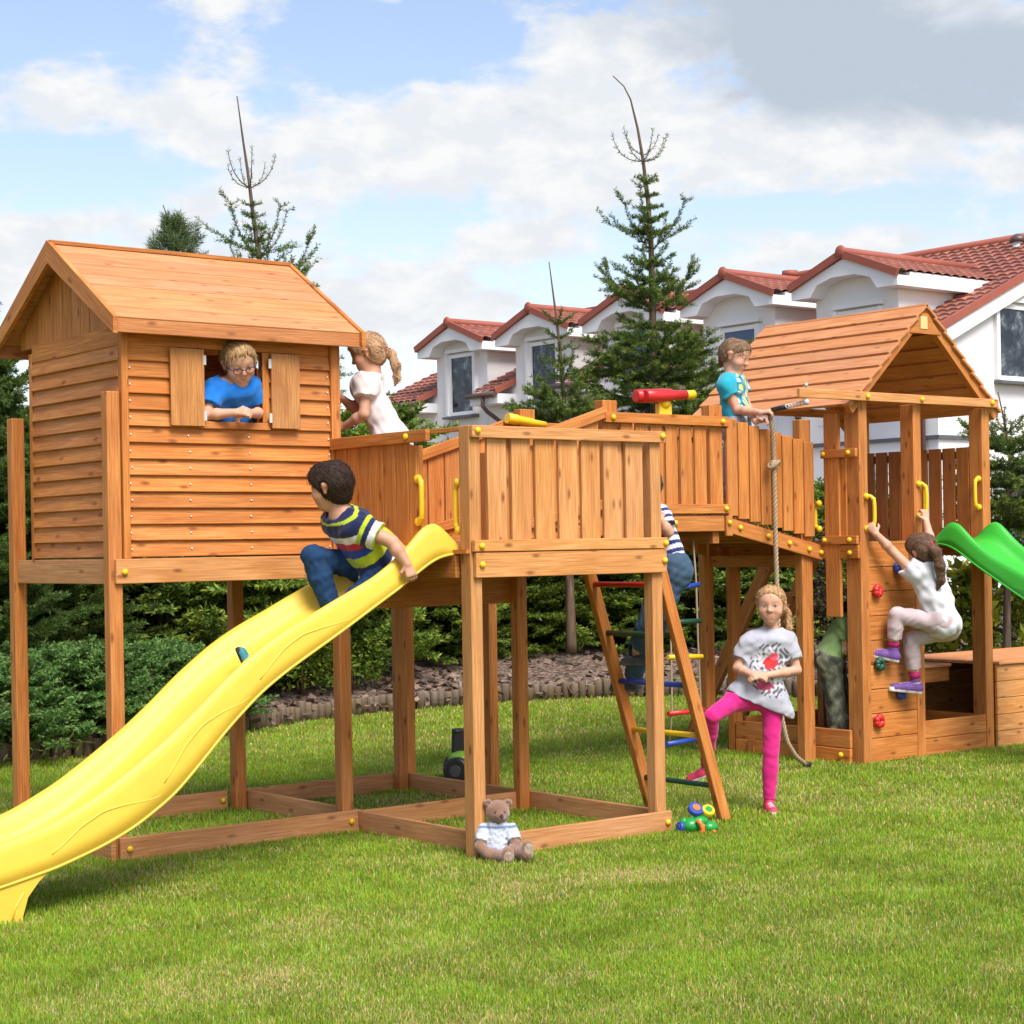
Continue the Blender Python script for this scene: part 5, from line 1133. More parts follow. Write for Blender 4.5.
def spruce(label, base, trunk, whorls, cat='tree', nl=.03, nw=.0045, dens=420, name='spruce_tree', seed=1, col=MG, tip=YG, group='young spruces behind the hedge', bare=0, sub=True):
    """trunk: list of points; whorls: (t along trunk, branch length, number, rise, up-curve, leafiness, sub-twigs)"""
    rg = np.random.default_rng(seed); root = thing(name, label, cat, tuple(base), 0, group); T = [V(*p) for p in trunk]
    S = Spray(); tw = MB(1, .1); seg = np.r_[0, np.cumsum([np.linalg.norm(T[i + 1] - T[i]) for i in range(len(T) - 1)])]; H_ = seg[-1]
    pt = lambda t: np.array([np.interp(t * H_, seg, [p[k] for p in T]) for k in range(3)])
    r0 = .010 * H_ + .012; tk = np.linspace(0, 1, 40); b = MB(1, .1); b.tube([pt(t) for t in tk], [max(.006, r0 * (1 - t) ** .9 + .004) for t in tk], 8); b.build('trunk', BARK, root)
    for (t, L, n, rise, upc, leaf, subn) in whorls:
        p = pt(t); a0 = rg.random() * 6.28
        for i in range(n):
            a = a0 + 6.283 * i / n + rg.normal(0, .22); l = L * rg.uniform(.72, 1.15); dr = V(math.cos(a), math.sin(a), rise + rg.normal(0, .08)); pts = curve_pts(p, dr, l, upc, 7)
            tw.tube(pts, list(np.linspace(.0035 + .006 * l, .0028, len(pts))), 5, caps=False)
            for q0, q1, kk in zip(pts[:-1], pts[1:], range(7)):
                if leaf > 0: S.needles(q0, q1, dens * leaf, nl, nw, col, rg, .2, tip if kk > 4 else None)
            if subn:
                for kk in range(subn):
                    u = .18 + .78 * kk / max(1, subn - 1) * rg.uniform(.9, 1.05); u = min(u, .97); j = min(int(u * 7), 6); q = pts[j] + (pts[j + 1] - pts[j]) * (u * 7 - j); ax = unit(pts[j + 1] - pts[j]); latv = unit(np.cross(ax, V(0, 0, 1)))
                    for sg in (-1, 1):
                        l2 = l * (.48 * (1 - u) + .12) * rg.uniform(.6, 1.2) + .04; d2 = ax * rg.uniform(.5, .9) + latv * sg * rg.uniform(.6, 1) + V(0, 0, rg.uniform(-.25, .2)); e = q + unit(d2) * l2
                        S.needles(q, e, dens * leaf, nl, nw, col, rg, .3, tip); tw.tube([q, e], [.003, .0015], 4, caps=False)
                        if sub and l2 > .16:
                            for u2 in (.35, .6, .85):
                                q2 = q + (e - q) * u2; d3 = unit(d2) * .7 + latv * -sg * rg.uniform(.1, .5) + ax * rg.uniform(.1, .8) + V(0, 0, rg.uniform(-.35, .1)); S.needles(q2, q2 + unit(d3) * l2 * .45, dens * leaf, nl, nw, col, rg, .3, tip)
    # needles and side shoots straight off the trunk between whorls
    cr = S.build('crown', NEEDLE, root); tw.build('branch', BARK, cr); return root
def zt(px, py, d): return at(px, py, d)
# tall spruce right of centre
D = 21.0; bs = at(652, 560, D); bs[2] = .3
trk = [bs, at(655, 420, D), at(653, 330, D), at(651, 240, D), at(648, 200, D), at(643, 160, D), at(638, 130, D), at(630, 97, D), at(622, 83, D), at(613, 76, D)]
Ht = trk[-1][2] - bs[2]
def tz(py, px=650): return (at(px, py, D)[2] - bs[2]) / Ht * .985
wh = [(tz(160), .52, 5, .12, .62, .22, 0), (tz(154), .45, 2, .3, .6, .2, 0), (tz(182), .17, 5, .45, .0, 1.3, 0), (tz(196), .16, 5, .35, .0, 1.4, 0), (tz(208), .17, 5, .3, .0, 1.4, 0), (tz(221), .2, 5, .25, .05, 1.4, 2), (tz(234), .24, 4, .3, .1, 1.4, 2),
      (tz(250), .80, 3, .75, .26, .8, 2), (tz(266), .28, 4, .3, .1, 1.2, 2), (tz(282), .3, 4, .2, .1, 1.2, 2), (tz(298), .38, 4, .3, .2, 1.2, 3), (tz(312), .92, 4, .5, .38, .9, 4), (tz(328), .42, 4, .15, .1, 1.1, 3), (tz(345), .62, 5, .1, .1, 1.1, 4), (tz(362), .78, 6, .05, .2, 1.1, 5), (tz(380), .95, 6, .0, .22, 1.1, 6), (tz(400), 1.0, 6, -.05, .22, 1.1, 6), (tz(422), 1.12, 7, -.1, .2, 1.2, 7), (tz(445), 1.0, 7, -.1, .2, 1.4, 8), (tz(475), 1.05, 7, -.15, .2, 1.4, 8), (tz(510), 1.1, 7, -.15, .2, 1.3, 8)]
spruce('tallest spruce, with a bare leaning leader shoot, rising behind the arched bridge', bs, trk, wh, seed=3, nl=.046, nw=.0042, dens=460)
# spruce behind the playhouse
D = 18.5; bs = at(262, 600, D); bs[2] = .3
trk = [bs, at(262, 300, D), at(259, 255, D), at(253, 215, D), at(249, 180, D), at(243, 140, D), at(237, 96, D)]; Ht = trk[-1][2] - bs[2]
wh = [(tz(181, 250), .46, 6, .22, .62, .2, 0), (tz(200, 251), .10, 4, .5, 0, 1.2, 0), (tz(212, 252), .14, 5, .4, .0, 1.3, 0), (tz(224, 255), .14, 5, .3, .0, 1.4, 0), (tz(236, 256), .17, 5, .3, .0, 1.4, 0), (tz(254, 258), .72, 4, .7, .35, .55, 2), (tz(268, 260), .26, 3, .4, .1, .8, 1), (tz(292), .8, 4, .7, .38, .7, 3), (tz(310), .7, 6, .4, .2, 1.1, 6), (tz(345), .8, 6, .2, .2, 1.1, 7), (tz(385), .9, 6, .1, .2, 1.1, 7), (tz(430), .9, 6, .0, .2, 1.1, 7), (tz(480), 1.0, 6, 0, .2, 1.1, 7)]
spruce('young spruce with thin upturned shoots rising behind the playhouse ridge', bs, trk, wh, seed=9, nl=.04, nw=.0038, dens=420)
# small spruce before the white houses
D = 20.0; bs = at(570, 560, D); bs[2] = .4
trk = [bs, at(564, 400, D), at(559, 340, D), at(554, 300, D), at(549, 262, D)]; Ht = trk[-1][2] - bs[2]
wh = [(tz(318), .25, 5, .5, .1, .9, 0), (tz(332), .2, 4, .3, .1, 1.2, 0), (tz(345), .2, 4, .4, .1, 1.0, 0), (tz(358), .24, 4, .3, .15, 1.0, 1), (tz(376), .40, 3, .45, .25, .8, 2), (tz(392), .42, 4, .3, .3, .9, 2), (tz(406), .5, 4, .15, .2, 1.0, 4), (tz(418), .65, 6, .1, .2, 1.4, 7), (tz(440), .7, 6, .0, .2, 1.4, 7), (tz(470), .8, 7, -.1, .2, 1.4, 7)]
spruce('small slim spruce standing before the white houses, left of the tall one', bs, trk, wh, seed=14, nl=.04, nw=.004, dens=420)
# spruce at the right edge
D = 16.0; bs = at(1006, 640, D); bs[2] = .2
trk = [bs, at(1007, 500, D), at(1010, 455, D), at(1004, 420, D), at(998, 392, D)]; Ht = trk[-1][2] - bs[2]
wh = [(tz(430, 1000), .32, 5, .6, .2, .8, 0), (tz(452, 1000), .45, 6, .45, .2, 1.1, 4), (tz(468, 1000), .4, 5, .2, .1, 1.2, 4), (tz(485, 1000), .5, 6, .2, .2, 1.2, 5), (tz(505, 1000), .55, 6, .1, .2, 1.3, 6), (tz(525, 1000), .55, 6, .0, .2, 1.3, 6), (tz(550, 1000), .6, 6, -.1, .2, 1.3, 6)]
spruce('small spruce at the corner of the white house beside the green slide', bs, trk, wh, seed=21, nl=.036, nw=.0038, dens=440)
# dark spruce at the left edge
D = 15.5; bs = at(-22, 700, D); bs[2] = .2
trk = [bs, at(-30, 440, D), at(-36, 310, D)]; Ht = trk[-1][2] - bs[2]
wh = [(u, .25 + 1.15 * (1 - u), 7, .05 - .15 * (1 - u), .2, 1.3, 8) for u in np.linspace(.1, .97, 17)]
spruce('dense spruce at the left edge beyond the playhouse stilts', bs, trk, wh, seed=27, nl=.042, nw=.0045, dens=380, tip=MG)
# feathery pine top left of the young spruce
D = 19.5; bs = at(186, 600, D); bs[2] = .3; trk = [bs, at(182, 300, D), at(176, 240, D), at(163, 205, D)]; Ht = trk[-1][2] - bs[2]
wh = [(tz(y, 172), l, 5, 1.0, .5, .8, 4) for y, l in ((226, .16), (236, .2), (248, .26), (265, .4), (300, .6), (350, .7), (420, .8))]
spruce('feathery pine tip showing over the playhouse roof', bs, trk, wh, seed=33, nl=.09, nw=.003, dens=260, name='pine_tree', col=(.10, .16, .06), tip=(.15, .21, .08), group='young spruces behind the hedge')

# conifer shrubs of the hedge: layered sprays with paler tips
def conifer_proto(seed, w, h, col, tip, n=330, sl=.36, nl=.05, nw=.009, dens=120):
    rg = np.random.default_rng(seed); S = Spray()
    for i in range(n):
        z = rg.random() ** .8; a = rg.random() * 6.283; prof = (1 - .55 * z ** 2.0) * (.8 + .2 * math.sin(3 * a + seed)); r = w / 2 * prof * rg.uniform(.55, 1.0); p = V(math.cos(a) * r, math.sin(a) * r, .05 + z * h * .92)
        d = unit(V(math.cos(a), math.sin(a), rg.uniform(-.15, .55) + z * .35)); L = sl * rg.uniform(.6, 1.25); pts = [p - d * L * .35, p + d * L * .2, p + d * L * .65 + V(0, 0, -.02 * L)]
        cc = np.array(col) * rg.uniform(.55, 1.35)
        for q0, q1 in zip(pts[:-1], pts[1:]): S.needles(q0, q1, dens, nl, nw, cc, rg, .5, None)
        latv = unit(np.cross(d, V(0, 0, 1)))
        for u in np.linspace(.1, .95, 7):
            q = pts[0] + (pts[-1] - pts[0]) * u
            for sg in (-1, 1):
                l2 = L * (.42 * (1.05 - u) + .06); e = q + unit(d * .75 + latv * sg * .8 + V(0, 0, rg.uniform(-.25, .15))) * l2; S.needles(q, e, dens, nl, nw, cc, rg, .6, np.array(tip) * rg.uniform(.5, 1.15) if rg.random() < .75 else None)
    return S
def shrub(name, label, cat, group, S, loc, sc=1.0, rz=0.0, mesh_from=None, stemh=.6, mat=None):
    root = thing(name, label, cat, tuple(loc), rz, group); root['local'] = 1; root.scale = (sc, sc, sc) if not hasattr(sc, '__len__') else sc
    if mesh_from is None:
        f = S.build('foliage', mat or NEEDLE, root); b = MB(1, .1); b.tube([(0, 0, -.1), (.02, .01, stemh * .5), (0, .02, stemh)], [.035, .028, .012], 7); b.build('stem', BARK, root)
    else:
        for ch in mesh_from.children: c = ch.copy(); C.objects.link(c); c.parent = root
    return root
protos = [conifer_proto(s, 1.9, 2.0, c, tp) for s, c, tp in ((1, (.14, .23, .035), (.44, .52, .07)), (2, (.165, .255, .04), (.50, .56, .075)), (3, (.12, .20, .04), (.36, .46, .07)))]
made = [None] * 3
HEDGE = [(-60, 16.6, 1.25, 2), (40, 16.8, 1.3, 0), (110, 17.0, 1.3, 2), (160, 17.3, 1.35, 1), (215, 17.7, 1.3, 1), (275, 18.2, 1.25, 2), (320, 18.9, 1.3, 0), (365, 19.6, 1.35, 0), (408, 20.2, 1.0, 1), (450, 20.7, .95, 2), (495, 21.0, .98, 1), (540, 21.2, .95, 0), (588, 21.2, .98, 1), (635, 21.3, .95, 0), (682, 21.3, 1.0, 2), (728, 21.4, .95, 1), (775, 21.4, .98, 0), (822, 21.4, .95, 1), (868, 21.5, .92, 2)]
LABS = ['at the left end by the dense spruce', 'behind the left stilts', 'between the playhouse stilts', 'in the middle under the playhouse', 'behind the upper slide', 'left of the slide post', 'behind the slide boy', 'below the girl in white', 'just right of the playhouse', 'behind the slide top', 'under the platform floor', 'left of the coloured ladder', 'behind the coloured ladder', 'behind the rope ladder', 'under the arched bridge', 'behind the standing girl', 'right of the standing girl', 'behind the sandbox child', 'furthest right behind the tower']
for i, (px, d, s, k) in enumerate(HEDGE):
    p = on_z(px, 700); p = EYE * V(1, 1, 0) + ray(px, 547) * V(1, 1, 0) * d; p[2] = .33
    o = shrub('conifer_shrub', 'dark green conifer shrub of the hedge ' + LABS[i], 'shrub', 'conifer hedge behind the lawn', protos[k], p, (s * R.uniform(.95, 1.1), s * R.uniform(.95, 1.1), s * R.uniform(.95, 1.05)), R.uniform(0, 6.28), made[k], 1.2)
    if made[k] is None: made[k] = o
# second, darker row that closes the hedge
for i, (px, d, s, k) in enumerate([(x, 18.6 + .0042 * max(0, x) + (0.6 if x < 360 else 0), 1.35 if x < 380 else .98, i % 3) for i, x in enumerate(range(-90, 900, 62))]):
    p = EYE * V(1, 1, 0) + ray(px, 547) * V(1, 1, 0) * (d + 0.9); p[2] = .35
    shrub('conifer_shrub', 'conifer shrub of the second hedge row, mostly hidden by the front row', 'shrub', 'second row of the conifer hedge', None, p, s, R.uniform(0, 6.28), made[(i + 1) % 3])
# low junipers
S = conifer_proto(11, 1.7, .62, (.13, .25, .065), (.26, .40, .11), 420, .26, .035, .008, 150); jm = None
for i, (px, py, off, s) in enumerate([(-30, 770, .5, 1.0), (45, 758, .55, 1.1), (105, 752, .6, 1.05), (165, 742, .65, .95), (70, 740, 1.3, .95), (150, 728, 1.35, .95)]):
    p = on_z(px, py) + FWD * off; p[2] = .1 + .12 * (off > 1)
    o = shrub('juniper_shrub', ['low blue-green juniper spreading at the left picture edge', 'low juniper between the two left stilts, nearer the edging', 'low juniper left of the front stilt', 'low juniper beside the yellow slide', 'taller juniper behind the left stilts', 'taller juniper behind the yellow slide'][i], 'shrub', 'low junipers inside the edging', S, p, s, R.uniform(0, 6.28), jm, .3)
    jm = jm or o
# broad-leaved shrubs
def leaf_proto(seed, w, h, col, tip, n, ll, lw):
    rg = np.random.default_rng(seed); S = Spray(); z = rg.random(n) ** .8; a = rg.random(n) * 6.283; r = w / 2 * (1 - .5 * z ** 2) * rg.uniform(.5, 1, n) * (.8 + .25 * np.sin(3 * a + z * 7)); p = np.stack([np.cos(a) * r, np.sin(a) * r, .04 + z * h], 1)
    d = np.stack([np.cos(a), np.sin(a), rg.uniform(-.5, .7, n)], 1) + rg.normal(0, .5, (n, 3)); d = d / np.linalg.norm(d, axis=1)[:, None] * (ll * rg.uniform(.6, 1.3, n))[:, None]; wv = np.cross(d, rg.normal(size=(n, 3)) + V(0, 0, 1.2)); wv = wv / np.linalg.norm(wv, axis=1)[:, None] * (lw * rg.uniform(.7, 1.2, n))[:, None]
    cl = .5 + .5 * np.sin(p[:, 0] * 9 + seed) * np.sin(p[:, 2] * 11 + p[:, 1] * 8); f = np.clip(cl * .8 + rg.normal(0, .25, n), 0, 1)[:, None]; S.add(p, d, wv, np.array(col) * (1 - f) + np.array(tip) * f); return S
for lab, px, d, w, h, col, tip, n, ll, lw, sd in (
    ('bright yellow-green shrub low behind the yellow slide', 300, 17.6, 1.15, .62, (.075, .13, .015), (.24, .32, .03), 2600, .06, .014, 1), ('bright green shrub right of the slide post', 350, 18.2, .9, .5, (.07, .13, .018), (.20, .30, .03), 1800, .06, .014, 2),
    ('yellow-leaved shrub under the green slide', 1003, 17.0, 1.5, 1.05, (.10, .15, .015), (.36, .38, .03), 1500, .11, .035, 3), ('yellowing broad-leaved plant between the tower posts', 952, 17.2, .9, 1.05, (.12, .16, .02), (.45, .38, .03), 520, .15, .05, 4),
    ('reddish barberry bush at the right edge above the slide', 1012, 18.4, 1.35, 1.75, (.05, .025, .018), (.12, .06, .04), 3800, .045, .014, 5), ('dark red barberry bush behind the tower sandbox', 846, 19.0, 1.2, 1.5, (.035, .018, .018), (.07, .045, .03), 3200, .045, .014, 6), ('round green shrub at the right edge beside the barberry', 1050, 17.5, 1.4, 1.5, (.05, .09, .02), (.14, .2, .03), 2600, .07, .022, 7)):
    p = EYE * V(1, 1, 0) + ray(px, 547) * V(1, 1, 0) * d; p[2] = .22
    shrub('leafy_shrub', lab, 'shrub', None, leaf_proto(sd, w, h, col, tip, n, ll, lw), p, 1.0, 0, None, .5, LEAF)
S = leaf_proto(31, .3, .22, (.08, .13, .02), (.2, .26, .04), 60, .1, .008); wm = None
for px, py in ((56, 762), (66, 760), (22, 768), (690, 700), (860, 702)):
    p = on_z(px, py); p[2] = .0; o = shrub('grass_tuft', 'tuft of long pale blades sprouting beside the log edging', 'weed', 'weed tufts along the edging', S, p, 1, R.uniform(0, 6), wm, .05, LEAF); wm = wm or o
# ================================================================= white terraced houses behind
RENDERW = plain('white_render', (.77, .77, .77, 1), .85, .2, .06, .8, .25, 90); WHITE = plain('white_trim', (.78, .79, .80, 1), .5, .4, .03, 2); REDT = plain('verge_tile', (.31, .09, .06, 1), .6, .3, .2, 3)
BROWN = plain('brown_gutter', (.10, .06, .05, 1), .4, .5, .15, 4); GREYS = plain('grey_sill', (.10, .105, .115, 1), .5, .4, .1, 4)
t = NT('roof_tile'); a_ = t.a('ShaderNodeAttribute', attribute_name='tint'); g_ = t.a('ShaderNodeNewGeometry'); n1 = t.a('ShaderNodeTexNoise', i_Scale=2.2, i_Detail=5.0); t.l(g_.outputs['Position'], n1.inputs['Vector'])
c = t.mix(t.ramp(n1.outputs[0], [(.3, 0.0), (.7, 1.0)]), (.31, .115, .075, 1), (.23, .085, .06, 1)); c = t.mix(1.0, c, a_.outputs['Color'], 'MULTIPLY'); t.l(c, t.b.inputs['Base Color']); t.b.inputs['Roughness'].default_value = .55; TILE = t.m
t = NT('window_glass'); g_ = t.a('ShaderNodeNewGeometry'); n1 = t.a('ShaderNodeTexNoise', i_Scale=2.6, i_Detail=5.0, i_Roughness=.65); t.l(g_.outputs['Position'], n1.inputs['Vector']); t.l(t.ramp(n1.outputs[0], [(.42, (.012, .018, .03, 1)), (.55, (.05, .065, .085, 1)), (.66, (.22, .26, .28, 1))]), t.b.inputs['Base Color']); t.b.inputs['Roughness'].default_value = .06; t.b.inputs['Specular IOR Level'].default_value = .35; GLASS = t.m
XH = 27.76; CY = [33.98 - 3.69 * i for i in range(5)]; YG0, YG1 = 17.0, 37.6
EVX, EVZ, RX, RZH = XH - .72, 5.80, XH + 6.2, 8.86; PITCH = (RZH - EVZ) / (RX - EVX)
mz = lambda x: EVZ + (x - EVX) * PITCH
def tiles(name, o, u, v, nu, nv_, parent, clip=None, tw=.30, th=.34, mat=None):
    """pantile sheet: rolls across, steps up the slope. u along the eave, v up the slope (vectors with length)"""
    o, u, v = V(*o), V(*u), V(*v); Lu, Lv = np.linalg.norm(u), np.linalg.norm(v); n = np.cross(u / Lu, v / Lv); n = n if n[2] > 0 else -n
    cu = max(2, int(round(Lu / tw))); cv = max(2, int(round(Lv / th))); ua = np.linspace(0, 1, cu * 6 + 1); va = []
    for k in range(cv): va += [(k + .0) / cv, (k + .03) / cv, (k + .97) / cv]
    va = np.array(va + [1.0]); fr = (va * cv) % 1.0; step = np.where(fr > .5, .0, .045 * (1 - fr)); 
    roll = np.abs(np.sin(ua * cu * math.pi)) ** .8 * .045
    U, W = np.meshgrid(ua, va, indexing='ij'); Hh = roll[:, None] + np.where(((W * cv) % 1) > .95, 0, .045 * (1 - (W * cv) % 1))
    P = o + U[..., None] * u + W[..., None] * v + Hh[..., None] * n
    rg = np.random.default_rng(4); tone = rg.uniform(.78, 1.18, (cu + 1, cv + 1)); T = tone[np.minimum((U * cu).astype(int), cu), np.minimum((W * cv).astype(int), cv)]
    a, b = P.shape[:2]; idx = np.arange(a * b).reshape(a, b); fs = np.stack([idx[:-1, :-1], idx[1:, :-1], idx[1:, 1:], idx[:-1, 1:]], -1).reshape(-1, 4); P = P.reshape(-1, 3); T = T.reshape(-1)
    if clip is not None:
        cen = P[fs].mean(1); fs = fs[clip(cen)]
    return np_mesh(name, P, fs, mat or TILE, np.stack([T, T, T], 1), parent, False)
HS = thing('terraced_houses', 'white terraced houses with red tiled roofs and arched dormer gables', 'terraced houses', (XH, 26, 0))
# walls
b = MB(1, 0); HALF = 1.2
b.box(XH, XH + .3, YG0, YG1, 0, mz(XH) - .06)
b.poly([(XH + .3, YG0 + .15, 0), (XH + 12.5, YG0 + .15, 0), (XH + 12.5, YG0 + .15, mz(XH) - .1), (RX, YG0 + .15, RZH - .12), (XH + .3, YG0 + .15, mz(XH + .3) - .12)], (0, 1, 0), .3)
b.poly([(XH + .3, YG1 - .15, 0), (XH + 12.5, YG1 - .15, 0), (XH + 12.5, YG1 - .15, mz(XH) - .1), (RX, YG1 - .15, RZH - .12), (XH + .3, YG1 - .15, mz(XH + .3) - .12)], (0, 1, 0), .3)
b.build('wall', RENDERW, HS)
b = MB(1, 0); b.box(XH - .07, XH - .002, YG0 - .0, YG1, 3.72, 3.80); b.box(XH - .07, XH + 12.5, YG0 - .07, YG0 - .002, 3.72, 3.80); b.build('ledge', GREYS, HS)
# a window seen straight on: frame and glass set back in the wall
def hwin(parent, c, ud, nd, w, h, blind=False, sill=True, split=False):
    c, ud, nd = V(*c), V(*ud), V(*nd); b = MB(1, 0)
    for sg in (-1, 1): b.board(c + ud * sg * (w / 2) - UP * h / 2, c + ud * sg * (w / 2) + UP * h / 2, .10, .09, ud)
    for sg in (-1, 1): b.board(c - ud * (w / 2 - .05) + UP * sg * (h / 2 - .05), c + ud * (w / 2 - .05) + UP * sg * (h / 2 - .05), .10, .085, UP)
    if split: b.board(c - UP * (h / 2 - .1), c + UP * (h / 2 - .1), .09, .08, ud)
    f = b.build('window', WHITE, parent); g = MB(1, 0); g.board(c - UP * (h / 2 - .1) - nd * .01, c + UP * (h / 2 - .1) - nd * .01, w - .1, .03, ud); g.build('pane', GLASS, f)
    r = MB(1, 0)   # plaster surround, proud of the wall
    for sg in (-1, 1): r.board(c + ud * sg * (w / 2 + .10) - UP * (h / 2) + nd * .03, c + ud * sg * (w / 2 + .10) + UP * (h / 2) + nd * .03, .10, .16, ud)
    r.board(c - ud * (w / 2 + .15) + UP * (h / 2 + .10) + nd * .03, c + ud * (w / 2 + .15) + UP * (h / 2 + .10) + nd * .03, .10, .16, UP); r.build('surround', RENDERW, f)
    if sill: s_ = MB(1, 0); s_.board(c - ud * (w / 2 + .16) - UP * (h / 2 + .06) + nd * .10, c + ud * (w / 2 + .16) - UP * (h / 2 + .06) + nd * .10, .06, .26, UP); s_.build('sill', GREYS, f)
    if blind: q = MB(1, 0); q.board(c + UP * h * .16 + nd * .015, c + UP * (h / 2 - .1) + nd * .015, w - .14, .02, ud); q.build('blind', plain('blue_blind', (.08, .13, .22, 1), .7), f)
PK, EV = 7.93, 7.36; DH = 1.55; DS = (PK - EV) / DH
for i, cy in enumerate(CY):
    d = MB(1, 0)
    d.box(XH - .012, XH + .28, cy - HALF, cy + HALF, 4.2, EV + .16); 
    for s in (-1, 1): d.box(XH + .28, XH + 4.0, cy + s * (HALF - .101) - .1, cy + s * (HALF - .101) + .1, 5.7, EV + .02)
    dm = d.build('dormer', RENDERW, HS)
    # roof of the dormer
    for s in (-1, 1):
        o = V(XH - .48, cy + s * DH, EV); tiles('dormer_roof', o, (5.2, 0, 0), (0, -s * DH, PK - EV), 0, 0, dm, lambda c_: c_[:, 2] > mz(c_[:, 0]) - .08)
    r = MB(1, .08)
    for s in (-1, 1): r.board((XH - .50, cy + s * (DH + .04), EV - .02), (XH - .50, cy, PK + .02), .17, .09, (0, s * .4, 1))
    r.tube([(XH - .52, cy, PK + .07), (XH + 4.6, cy, PK + .07)], .10, 10); r.lump((XH - .52, cy, PK + .06), (.07, .15, .15), 12, 8); r.build('verge', REDT, dm)
    # white fascia with an arched cut-out; the arch runs back as a soffit
    def arch(x0, x1):
        pts = [(cy + DH, EV - .28), (cy + DH, EV - .07), (cy, PK - .09), (cy - DH, EV - .07), (cy - DH, EV - .28), (cy - HALF + .22, EV - .28), (cy - HALF + .42, EV - .02), (cy - .35, EV + .10), (cy + .35, EV + .10), (cy + HALF - .42, EV - .02), (cy + HALF - .22, EV - .28)]
        return [((x0 + x1) / 2, y, z) for y, z in pts]
    f = MB(1, 0); f.poly(arch(XH - .46, XH - .014), (1, 0, 0), .44); 
    for s in (-1, 1): f.box(XH - .013, XH + 3.4, cy + s * (DH - .17) - .16, cy + s * (DH - .17) + .155, EV - .28, EV + .035)
    f.build('fascia', WHITE, dm)
    hwin(dm, (XH - .06, cy - .1, 6.22 if i < 3 else 5.85), (0, 1, 0), (-1, 0, 0), 1.1, 1.75, i >= 2, True, False)
# main roof
tiles('roof', (XH + .05, YG0 - .15, mz(XH + .05)), (0, YG1 - YG0 + .3, 0), (RX - XH - .05, 0, RZH - mz(XH + .05)), 0, 0, HS)
b = MB(1, 0); b.poly([(RX, YG0 - .15, RZH - .02), (RX, YG1 + .15, RZH - .02), (XH + 13, YG1 + .15, 5.6), (XH + 13, YG0 - .15, 5.6)], (1, 0, 1), .05); b.build('back_roof', REDT, HS)
r = MB(1, .05); r.tube([(RX, YG0 - .2, RZH + .06), (RX, YG1 + .2, RZH + .06)], .11, 8); r.board((EVX, YG0 - .20, EVZ + .04), (RX, YG0 - .20, RZH + .04), .16, .10, (0, 0, 1)); r.build('verge', REDT, HS)
b = MB(1, 0); b.board((EVX + .1, YG0 - .17, EVZ - .20), (RX, YG0 - .17, RZH - .20), .30, .06, (0, 0, 1)); b.board((RX, YG0 - .17, RZH - .20), (XH + 13, YG0 - .17, 5.4), .30, .06, (0, 0, 1)); b.build('barge_board', WHITE, HS)
# eaves between the dormers, with gutters and downpipes
gaps = [(CY[0] + HALF, YG1 + .1)] + [(CY[i + 1] + HALF, CY[i] - HALF) for i in range(4)] + [(YG0 - .15, CY[4] - HALF)]
for y0, y1 in gaps:
    e = tiles('eave_roof', (EVX, y0 + .02, EVZ), (0, y1 - y0 - .04, 0), (XH + .07 - EVX, 0, mz(XH + .07) - EVZ), 0, 0, HS)
    b = MB(1, 0); b.box(EVX + .06, XH - .002, y0 + .02, y1 - .02, EVZ - .30, EVZ - .03); b.build('soffit', WHITE, e)
    r = MB(1, .05); r.board((EVX - .02, y0 + .05, EVZ + .02), (XH, y0 + .05, mz(XH) + .02), .15, .10, (0, 0, 1)); r.build('verge', REDT, e)
    g = MB(1, 0); g.tube([(EVX - .06, y0 + .0, EVZ - .05), (EVX - .06, y1 - .0, EVZ - .05)], .075, 10); gt = g.build('gutter', BROWN, e)
    yp_ = (y0 + y1) / 2 - .1; p = MB(1, 0); p.tube([(EVX - .06, yp_, EVZ - .08), (EVX - .05, yp_, EVZ - .35), (EVX + .1, yp_, EVZ - .5), (XH - .18, yp_, EVZ - .75), (XH - .1, yp_, EVZ - .95), (XH - .1, yp_, 0)], .06, 10)
    for z in (1, 2.5, 4.4): p.tube([(XH - .1, yp_, z), (XH - .1, yp_, z + .07)], .075, 10)
    p.build('downpipe', BROWN, gt)
hwin(HS, (XH + 2.75, YG0 + .0, 5.92), (1, 0, 0), (0, -1, 0), 1.3, 1.7, False, True, False)
hwin(HS, (XH + 2.75, YG0 + .0, 2.3), (1, 0, 0), (0, -1, 0), 1.3, 1.7)
for i, cy in enumerate(CY): hwin(HS, (XH - .0, cy - .1, 2.2), (0, 1, 0), (-1, 0, 0), 1.2, 1.6)
b = MB(1, 0); c = at(1018, 243, 45.0); b.tube([c - UP * .5, c + UP * .02], .14, 12); v_ = b.build('vent_pipe', WHITE, HS); b = MB(1, 0); b.tube([c + UP * .02, c + UP * .12, c + UP * .22], [.2, .2, .06], 12); b.build('cap', BROWN, v_)
b = MB(1, .05); c = at(790, 277, 46.0); b.tube([c - UP * .5, c + UP * .0], .14, 12); b.tube([c, c + UP * .15], [.2, .2], 12); b.build('vent_pipe', REDT, HS)
